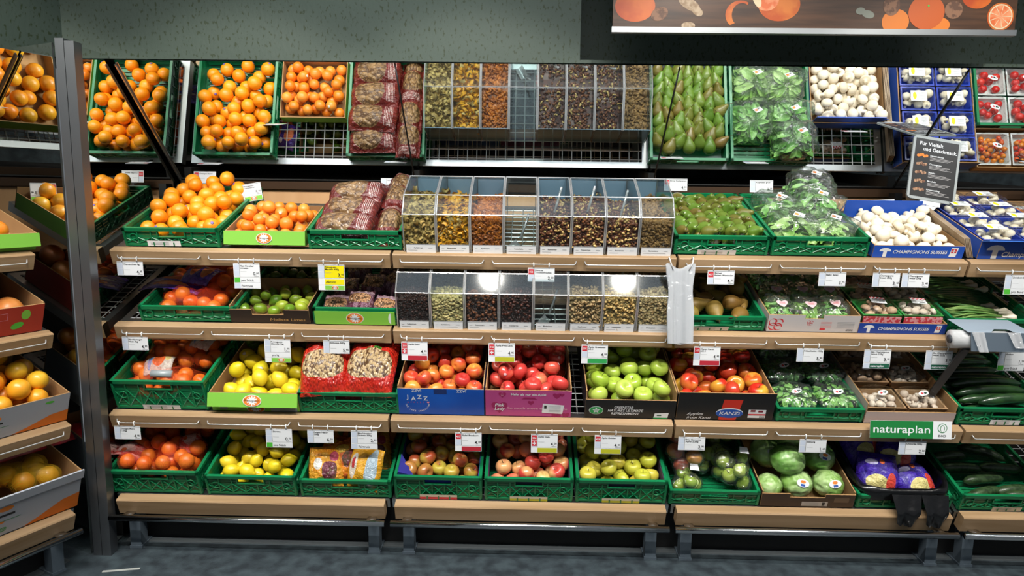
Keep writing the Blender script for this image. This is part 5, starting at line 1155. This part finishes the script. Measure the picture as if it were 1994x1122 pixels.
for k, (xx, yy, zz, r_, m_, st, lab) in enumerate([(.17, .075, .0, .072, ICE, True, 'pale wrapped iceberg lettuce, front middle of the dark brown box'), (.315, .075, .0, .070, ICE, True, 'pale wrapped iceberg lettuce, front right of the dark brown box'), (.045, .065, .0, .06, ICE, False, 'pale wrapped lettuce lying at the front left of the dark brown box'), (.13, .13, .085, .080, ICEB, False, 'large dark green wrapped lettuce on top of the others'), (.31, .215, .03, .080, ICEB, True, 'wrapped iceberg lettuce at the middle right of the dark brown box'), (.08, .24, .03, .08, ICE, True, 'wrapped iceberg lettuce at the middle left of the dark brown box'), (.20, .34, .05, .085, ICE, True, 'wrapped iceberg lettuce behind the large green one'), (.09, .47, .05, .085, ICEB, False, 'wrapped iceberg lettuce at the rear left'), (.30, .42, .06, .08, ICEB, False, 'wrapped iceberg lettuce at the rear right')]):
    iceberg(F[1] @ T(xx, yy, zz), r_, k + 1, m_, lab, st, .85, (.2, -.15, 0, 0, .3, 0, 0, 0, 0)[k])
x, w = slot(3, 1668, 1852, .05); F = crate('green crate lined with a black sack, bottom shelf', 3, x, w, .072, d=.57)
BLK = mat('black_sack', '0A0A0C', .28, coat=.6, bump=.9, bs=26)
def sack(u, v):
    e_, M, w_, d_, h_ = F; t = 2 * math.pi * u; cx, cy = math.cos(t), math.sin(t); X = w_ / 2 + .014 + math.copysign(abs(cx) ** .3, cx) * (w_ / 2 + .012); Y = d_ / 2 + .014 + math.copysign(abs(cy) ** .3, cy) * (d_ / 2 + .012)
    n_ = noise.noise(Vector((X * 16, Y * 16, v * 3)))
    if v < .6: q = v / .6; return (w_ / 2 + .014 + (X - w_ / 2 - .014) * (.80 + .13 * q), d_ / 2 + .014 + (Y - d_ / 2 - .014) * (.84 + .12 * q), .012 + (h_ + .03) * q + .006 * n_)
    q = (v - .6) / .4; return (w_ / 2 + .014 + (X - w_ / 2 - .014) * (.96 + .08 * math.sin(q * 2)) + .008 * n_, d_ / 2 + .014 + (Y - d_ / 2 - .014) * (.97 + .06 * math.sin(q * 2)) + .008 * n_, h_ + .035 + .012 * math.sin(q * 3.1) - .055 * q + .012 * n_)
b = MB(); b.grid(sack, 90, 16); e_ = ob('black_sack', None, F[0].matrix_basis, label='crumpled black plastic sack lining the crate of purple bags', cat='plastic sack')
part('lining', b, BLK, e_, None, True)
for (x0_, w_, l_) in ((.14, .13, .075), (.27, .12, .08)):
    part('hanging_corner', MB().grid(lambda u, v: (x0_ + u * w_ * (1 - .35 * v) + .02 * v, -.006 - .062 * min(1, v * 1.9) - .010 * math.sin(u * 11) * v, .088 - v * (l_ + .055) * (1 - .3 * abs(u - .5))), 14, 8), BLK, e_, None, True)
CHI = bagmat('chicory_bag', ('3A2496', '4A2EB0'), None, blob=[(.42, .3, .26, .18, 'D8CC84'), (.76, .32, .12, .22, 'D84838'), (.3, .75, .14, .07, 'C8C0E8'), (.55, .78, .06, .06, 'E06A3A')])
for k, (xx, yy, zz, rt, tl) in enumerate([(.11, .10, .085, -.2, .75), (.27, .085, .06, .3, .4), (.24, .22, .11, -.5, .6), (.10, .28, .10, .3, .5), (.28, .38, .12, .1, .4)]):
    nutbag(F, xx, yy, zz, rt, tl, 95 + k, w_=.17, h_=.20, t=.06, lab='purple printed bag of chicory, %s in the black-lined crate' % ('front left', 'front right', 'middle right', 'middle left', 'rear')[k], mt=CHI, grp='purple chicory bags', bend=.01, name='chicory_bag', cat='bag of vegetables')
xz, _ = slot(3, 1868, 2000, .06); F = crate('green crate of dark zucchini at the far right of the bottom shelf', 3, xz, .42, .085, d=.57, card={'w': .13, 'tilt': .1, 'm': MATS['card_cream']})
for k, (xx, yy, zz, rt) in enumerate([(.13, .05, .02, .3), (.28, .07, .02, .1), (.30, .02, .045, -.05), (.18, .14, .03, .12), (.12, .22, .025, -.02), (.30, .21, .04, -.1), (.10, .30, .02, .15), (.28, .33, .025, -.5)]):
    cucumber(F[1] @ T(xx, yy, zz) @ RZZ(rt), .20, .024, ZUC, 'dark green zucchini in the far-right bottom crate, %s' % ('front left', 'front right', 'front, on top', 'second left', 'third left', 'third right', 'rear left', 'rear right')[k], 'zucchini in the bottom crate', 530 + k, 'zucchini')

# ================================================================= price tags
def tag(M, label, name='', price='', code=None, cross=False, main=None, bottom=None, rows=0, ring=True, swiss=None, wd=.118, hg=.062, group=None):
    """card hanging below its rings; local origin is the ring line, card faces -y"""
    e_ = ob('price_tag', None, M, label=label, cat='price tag'); top = -.016; mc = main or WHITE
    part('card', MB().box(-wd / 2, wd / 2, 0, .002, top - hg, top), WHITE, e_)
    p = Print(); L0 = -wd / 2 + .029
    p.rect(-wd / 2 + .001, top - .004, wd / 2 - .001, top - .002, INKG, 1); p.rect(L0, top - hg + .002, wd / 2 - .002, top - .005, mc if main else WHITE, 1)
    p.rect(-wd / 2 + .003, top - hg + .003, L0 - .003, top - hg / 2 - .001, PANEW, 1); p.rect(-wd / 2 + .003, top - hg / 2 + .001, L0 - .003, top - .006, REDP if code else PANEW, 1)
    if cross: p.rect(-wd / 2 + .003, top - hg + .006, L0 - .003, top - hg / 2 - .001, REDP, 2); p.cross(-wd / 2 + .0145, top - hg * .70, .008, WHITE, 3)
    if code: p.text(code, -wd / 2 + .0145, top - hg * .36, .012, WHITE, 3, 'c', True)
    p.rect(L0 - .0015, top - hg + .003, L0 - .0005, top - .005, INK, 2)
    for i, s_ in enumerate(name.split('|')): p.text(s_, L0 + .002, top - .0145 - i * .0095, .0098, INK, 3, bold=True, width=min(len(s_) * .0052, wd - .036) if s_ else None)
    p.rect(L0 + .003, top - hg * .60, L0 + .03, top - hg * .585, INKG, 2)
    if price: p.text(price.split('.')[0] + '.', wd / 2 - .0165, top - hg * .84, .020, INK, 3, 'r', True); p.text(price.split('.')[1], wd / 2 - .015, top - hg * .76, .0115, INK, 3, 'l', True)
    p.rect(wd / 2 - .026, top - hg * .93, wd / 2 - .004, top - hg * .91, INK, 2)
    p.build('printed_text', e_, T(0, 0, 0)); z = top - hg
    if bottom:
        for (hh_, bm, tx, sm) in bottom:
            part('lower_strip', MB().box(-wd / 2, wd / 2, 0.0003, .002, z - hh_, z - .0008), WHITE, e_); q = Print(); q.rect(L0, z - hh_ + .002, wd / 2 - .002, z - .003, bm, 1)
            if sm: q.rect(-wd / 2 + .002, z - hh_ + .002, L0 - .001, z - .002, sm, 1)
            if tx == 'LOGO': q.sun_logo(L0 + .045, z - hh_ / 2, .016, hh_ * .40, 2)
            elif tx: q.text(tx, L0 + .004, z - hh_ * .72, hh_ * .55, WHITE if bm is DGRN else INK, 2, bold=True)
            q.build('printed_strip', e_); z -= hh_
    if ring:
        for sx_ in (-.034, .034): part('hook', MB().tube([(sx_, .001, top), (sx_, -.003, -.008), (sx_, -.004, .002), (sx_, .0, .006), (sx_, .005, .003), (sx_, .005, -.004)], .0028, 6), RING, e_, None, True)
    return e_
def railtag(row, u, lab, *a, **k):
    # the rail sits in front of the tilted board
    ct, st_ = math.cos(TILT), math.sin(TILT); y = RY[row] - .056 * ct + .032 * st_; z = RZ[row] - .056 * st_ - .032 * ct
    x = px(row, u, z - RZ[row] - .03, y); return tag(T(x, y - .003, z) @ RX(k.pop('tilt', .05)), lab, *a, **k)
LGs = [(.026, LGREEN, 'LOGO', None)]
railtag(0, 253, 'white price tag hanging at the left end of the top shelf edge', 'Clementinen kg', '4.95')
railtag(0, 480, 'tall price tag with a green square above the lime box', 'Max Havelaar|Limette', '0.60', bottom=[(.026, WHITE, 'pro Stück', GRNP), (.026, WHITE, 'Fairtrade', PANEW)])
railtag(0, 645, 'yellow special-offer price tag above the nut pouches', 'Primagusto|Mandeln 400g', '3.95', main=YELP, bottom=[(.030, YELP, 'Aktion', None), (.024, LGREEN, 'LOGO', None)])
railtag(0, 1054, 'price tag with red number hanging over the lower bulk bins', 'Diverse|Trockenfrüchte', '2.50', '152')
railtag(0, 1404, 'price tag with red number above the brown pears', 'Birnen|Kaiser Alexander', '4.20', '457')
railtag(0, 1621, 'white price tag above the salad bags with heart labels', 'Baby Salat', '3.75')
railtag(0, 1726, 'left of two white price tags above the green mushroom trays', 'Champignons|braun 250g', '3.40')
railtag(0, 1783, 'right of two white price tags above the green mushroom trays', 'Champignons|weiss 250g', '3.40')
railtag(0, 1984, 'price tag with green square above the spring onions', 'Zwiebeln Bund', '1.95', bottom=[(.026, WHITE, 'pro Bund', GRNP)])
railtag(1, 263, 'white price tag above the deep crate of bagged oranges', 'Blondorangen|Netz 2kg', '4.95')
railtag(1, 540, 'tall price tag with green logo strip above the lemon box', 'Primagusto|Zitrone 1kg', '1.75', bottom=[(.022, WHITE, 'pro kg', None), (.024, LGREEN, 'LOGO', None)])
railtag(1, 655, 'white price tag above the red peanut bags', 'Erdnüsse 400g', '5.95')
RSt = [(.026, mat('strip_red', 'B02A38', .5), '', None)]; YSt = [(.026, YELG, '', None)]; GSt = [(.026, GS, '', None)]
railtag(1, 807, 'price tag with red strip above the blue apple box', 'Äpfel Jazz', '4.95', '310', True, bottom=RSt)
railtag(1, 977, 'price tag with yellow strip above the pink apple box', 'Äpfel Pink Lady', '4.95', '446', True, bottom=YSt)
railtag(1, 1158, 'price tag with green strip above the light green apples', 'Äpfel Greenstar|Kl.1', '4.95', '205', bottom=GSt)
railtag(1, 1377, 'price tag with red strip above the red-yellow apples', 'Äpfel Kanzi|Kl.1', '4.95', '247', bottom=RSt)
railtag(1, 1578, 'white price tag above the dark salad packs', 'Nüsslisalat 100g', '5.95')
NPs = [(.026, DGRN, 'naturaplan', PANEW)]
railtag(1, 1709, 'price tag with dark green strip above the tall pale mushroom box', 'Bio Champignons|braun 225g', '3.95', bottom=NPs)
railtag(1, 1829, 'price tag with dark green strip beside the bag dispenser arm', 'Bio Champignons|weiss 225g', '3.95', bottom=NPs)
railtag(1, 1971, 'price tag with green square above the cucumbers', 'Gurken', '1.70', bottom=[(.026, WHITE, 'pro Stück', GRNP)])
railtag(2, 248, 'white price tag above the netted oranges of the bottom shelf', 'Orangen Moro|1.5kg', '4.95')
railtag(2, 543, 'price tag with green square above the loose lemons', 'Zitrone', '0.75', bottom=[(.026, WHITE, 'pro Stück', GRNP)])
railtag(2, 624, 'left white price tag above the dried fruit bags', 'Feigen Natur|500g', '6.50')
railtag(2, 709, 'right white price tag above the dried fruit bags', 'Max Havelaar|Datteln 200g', '2.95', bottom=[(.026, WHITE, 'Fairtrade', PANEW)])
railtag(2, 912, 'price tag with red strip above the mottled apples', 'Äpfel Braeburn', '4.20', '437', bottom=RSt)
railtag(2, 1060, 'price tag with yellow strip above the pink-yellow apples', 'Äpfel Gala', '4.20', '336', True, bottom=YSt)
railtag(2, 1184, 'price tag with yellow strip above the yellow-green apples', 'Äpfel Golden', '4.20', '428', bottom=YSt)
railtag(2, 1347, 'white price tag above the bagged apples', 'Prix Garantie|Äpfel 2.5kg', '3.90')
railtag(2, 1583, 'white price tag above the wrapped iceberg lettuces', 'Eisberg', '1.60')
railtag(2, 1777, 'white price tag above the purple bags in the black sack', 'Chicorée 500g', '2.50')
def backtag(u, v, y, lab, *a, rot=0, **k):
    # tag on a clip standing behind or in a crate of the top shelf
    d = CR @ Vector(((u - 997) / FPX, 1, -(v - 561) / FPX)); t = (y - CAMP[1]) / d.y; P_ = Vector(CAMP) + d * t
    e_ = tag(T(*P_) @ RYY(rot) @ RX(-.12) @ T(0, 0, .016), lab, *a, ring=False, **k)
    zb = -.016 - .062; b = MB().box(-.006, .006, .002, .007, zb - .10, zb + .02).box(-.02, .02, .001, .008, zb - .004, zb + .01); part('clip', b, BLACKM, e_); return e_
backtag(399, 334, .68, 'price tag with red square on a clip behind the top-shelf oranges', 'Orangen blond', '3.70', '311')
backtag(484, 358, .47, 'tilted price tag with green strip standing between oranges and clementines', 'Primagusto|Clementinen', '5.95', '297', rot=-.18, bottom=LGs)
backtag(764, 347, .66, 'white price tag on a clip behind the walnut bags', 'Nussmischung', '4.95')
backtag(1316, 348, .62, 'price tag with red number on a clip behind the green pears', 'Birne Conference', '4.20', '455')
backtag(1483, 351, .64, 'white price tag on a clip behind the top-shelf lettuces', 'Kopfsalat grün', '1.95')
backtag(1718, 389, .47, 'price tag with red square on a clip behind the loose mushrooms', 'Champignons|Schweiz offen', '1.95', '416', cross=True, rot=-.06)
backtag(2035, 340, .62, 'white price tag on a clip behind the tomatoes', 'Tomaten Rispen', '2.95')

# ================================================================= info sign on a foot
d = CR @ Vector(((1812 - 997) / FPX, 1, -(392 - 561) / FPX)); t = (.42 - CAMP[1]) / d.y; P_ = Vector(CAMP) + d * t
e_ = ob('info_sign', None, T(*P_) @ RYY(.155) @ RX(-.22), label='black sign about mushrooms in a grey frame standing on the top shelf', cat='sign')
sw, sh = .235, .315; GF = mat('sign_frame', '9AA0A0', .4); SB = mat('sign_black', '1C1C1E', .4)
b = MB(); rr_ = .02; pts = []
for cx, cz, a0 in ((sw / 2 - rr_, sh - rr_, 0), (-sw / 2 + rr_, sh - rr_, 1), (-sw / 2 + rr_, rr_, 2), (sw / 2 - rr_, rr_, 3)):
    for k in range(6): a = (a0 + k / 5) * math.pi / 2; pts.append((cx + rr_ * math.cos(a), cz + rr_ * math.sin(a)))
n = len(pts); b.add([(x_, .0, z_) for x_, z_ in pts] + [(x_, .008, z_) for x_, z_ in pts], [tuple(reversed(range(n))), tuple(range(n, 2 * n))] + [(i, (i + 1) % n, n + (i + 1) % n, n + i) for i in range(n)])
part('frame', b, GF, e_)
p = Print(); p.rect(-sw / 2 + .012, .014, sw / 2 - .012, sh - .014, SB, 1); p.text('Für Vielfalt', -.085, sh - .046, .025, WHITE, 2, bold=True, width=.115); p.text('und Geschmack.', -.065, sh - .072, .025, WHITE, 2, bold=True, width=.165)
brn = mat('print_mushroom_tan', 'B08868', .5, c2='6A4430', ns=60, nr=(.45, .55))
for k, s_ in enumerate(('Eierschwämme', 'Champignons', 'Shiitake', 'Morcheln', 'Kräuterseitling')):
    zz = sh - .100 - k * .042; 
    for q in range(5): p.ell(-.086 + q * .010, zz + .003 * (q % 3), .008, .007, ORAP if k == 0 else brn, 2, 10)
    p.text(s_, -.028, zz + .003, .011, WHITE, 2, bold=True)
    for q in range(3): p.rect(-.028, zz - .004 - q * .006, .085 - .012 * ((k + q) % 3), zz - .0025 - q * .006, GREYC, 2)
p.build('printed_text', e_); part('stem', MB().tube([(0, .012, -.16), (0, .012, .01)], .008, 10), WHITE, e_, None, True); part('bracket', MB().box(-.05, .05, .002, .012, -.022, .012).add([(-.05, .004, -.01), (.05, .004, -.01), (.012, .004, -.05), (-.012, .004, -.05), (-.05, .012, -.01), (.05, .012, -.01), (.012, .012, -.05), (-.012, .012, -.05)], [(0, 3, 2, 1), (4, 5, 6, 7), (0, 4, 7, 3), (1, 2, 6, 5), (2, 3, 7, 6)]), WHITE, e_)

# ================================================================= left corner unit
def lx(row, x0): return x0
RC = mat('carton_red', 'B83A28', .55, c2='A83020', ns=3); WC = mat('carton_white', 'A8ACB4', .55); LGc = MATS['carton_lime']
F = carton('lime-green cardboard box of oranges with a bright logo flap on the left corner unit', 0, -.50, .46, .075, .50, LGc, unit=LEFT, hback=.10, flap=(.055, .42, LGc), inner=CARDB)
p = Print(); p.sun_logo(.12, .028, .045, .022, 12); p.build('printed_logo', F[0], T(0, -.004, .075) @ RX(-.42) @ T(0, 0, -.055))
fill(F, 'blond', lvl(.085, .10), 'yellow-orange orange in the lime-green box of the left corner unit', 'oranges in the corner-unit box', 200, 40)
F = carton('lime-green cardboard box at the near end of the left corner unit', 0, -1.0, .46, .075, .50, LGc, unit=LEFT, hback=.10, inner=CARDB)
fill(F, 'blond', lvl(.085, .12), 'orange in the nearer lime-green box of the left corner unit', 'oranges in the nearer corner-unit box', 201, 40)
F = carton('red cardboard box of grapefruits on the left corner unit', 1, -.45, .40, .125, .50, RC, unit=LEFT, hback=.14, hside=.13)
p = Print()
for (a, b_, c, d_) in ((.06, .035, .13, .065), (.20, .07, .26, .10), (.15, .015, .20, .05)): p.poly([(a, b_), (c, b_), (c, b_ + .001), (a, b_ + .001)], PALE, 1); p.rect(a, d_, c, d_ + .001, PALE, 1); p.rect(a, b_, a + .001, d_, PALE, 1); p.rect(c, b_, c + .001, d_, PALE, 1)
p.ell(.33, .085, .018, .022, LGc, 1); p.ell(.30, .04, .025, .014, GRNP, 1, a=.3); p.build('printed_marks', F[0])
fill(F, 'grapefruit', lvl(.14, .16), 'large pinkish grapefruit in the red box of the left corner unit', 'grapefruits in the red box', 202, 30)
F = carton('second red cardboard box of grapefruits nearer the viewer on the left corner unit', 1, -.88, .40, .125, .50, RC, unit=LEFT)
fill(F, 'grapefruit', lvl(.14, .16), 'large grapefruit in the nearer red box of the left corner unit', 'grapefruits in the nearer red box', 203, 30)
def fruitbox(row, lab, x0, w, h):
    F = carton(lab, row, x0, w, h, .42, WC, unit=LEFT, hback=h, hside=h, w0=.0)
    p = Print(); p.poly([(w * .62, 0), (w, 0), (w, h * .40), (w * .88, h * .36), (w * .72, h * .12)], mat('print_fruit_orange', 'D8701C', .5), 1); p.rect(w * .40, h * .48, w * .56, h * .54, INK, 1); p.ell(w * .50, h * .68, .028, .012, ORAP, 1); p.ell(w * .48, h * .34, .010, .005, ORAP, 1); p.text('Naturale', w * .05, h * .10, .040, mat('print_script_green', '3E8A48', .5), 2, shear=.3, bold=True, width=w * .46); p.rect(w * .03, h * .36, w * .60, h * .375, MATS['print_script_green'], 1); p.ell(w * .86, h * .82, .018, .006, GRNP, 1); p.text('arance', w * .06, h * .60, .024, MATS['print_script_green'], 2, shear=.3, width=w * .2); p.build('printed_marks', F[0]); return F
F = fruitbox(2, 'white cardboard box of yellow-orange oranges on the third shelf of the left corner unit', -.60, .58, .135)
fill(F, 'blond', lvl(.16, .22), 'yellow-orange orange in the white box of the left corner unit', 'oranges in the upper white box', 204, 60)
F = fruitbox(3, 'white cardboard box of netted oranges on the bottom shelf of the left corner unit', -.60, .59, .185)
part('upper_rim', MB().box(-.004, .594, -.008, .0, .150, .190), WC, F[0])
netbag(F[1] @ T(.31, .02, .09), 'blond', 10, .24, .20, .10, 'net of yellow-orange oranges at the near right of the corner box', None, 205, netting('yellow_net', 'C8A020', 240, .2), True)
netbag(F[1] @ T(.05, .02, .09), 'blond', 10, .24, .20, .10, 'net of yellow-orange oranges at the near left of the corner box', None, 206, MATS['yellow_net'], True)
part('crumple', pillow(.4, .10, .02, .006, 3, .01, 20, 8), mat('red_wrapper', 'B82430', .3, coat=.5, bump=.6, bs=30), ob('red_wrapper', None, F[1] @ T(.27, .24, .15) @ RX(.2), label='crumpled red net wrapper behind the corner-unit oranges', cat='wrapper'), None, True)
# tag on the corner unit
tag(LEFT @ SF(0, -.12, .44, .16, UM) @ RX(-TILT), 'price tag with green strip at the back of the left corner unit', 'Orangen', '3.40', '311', ring=False, bottom=LGs)
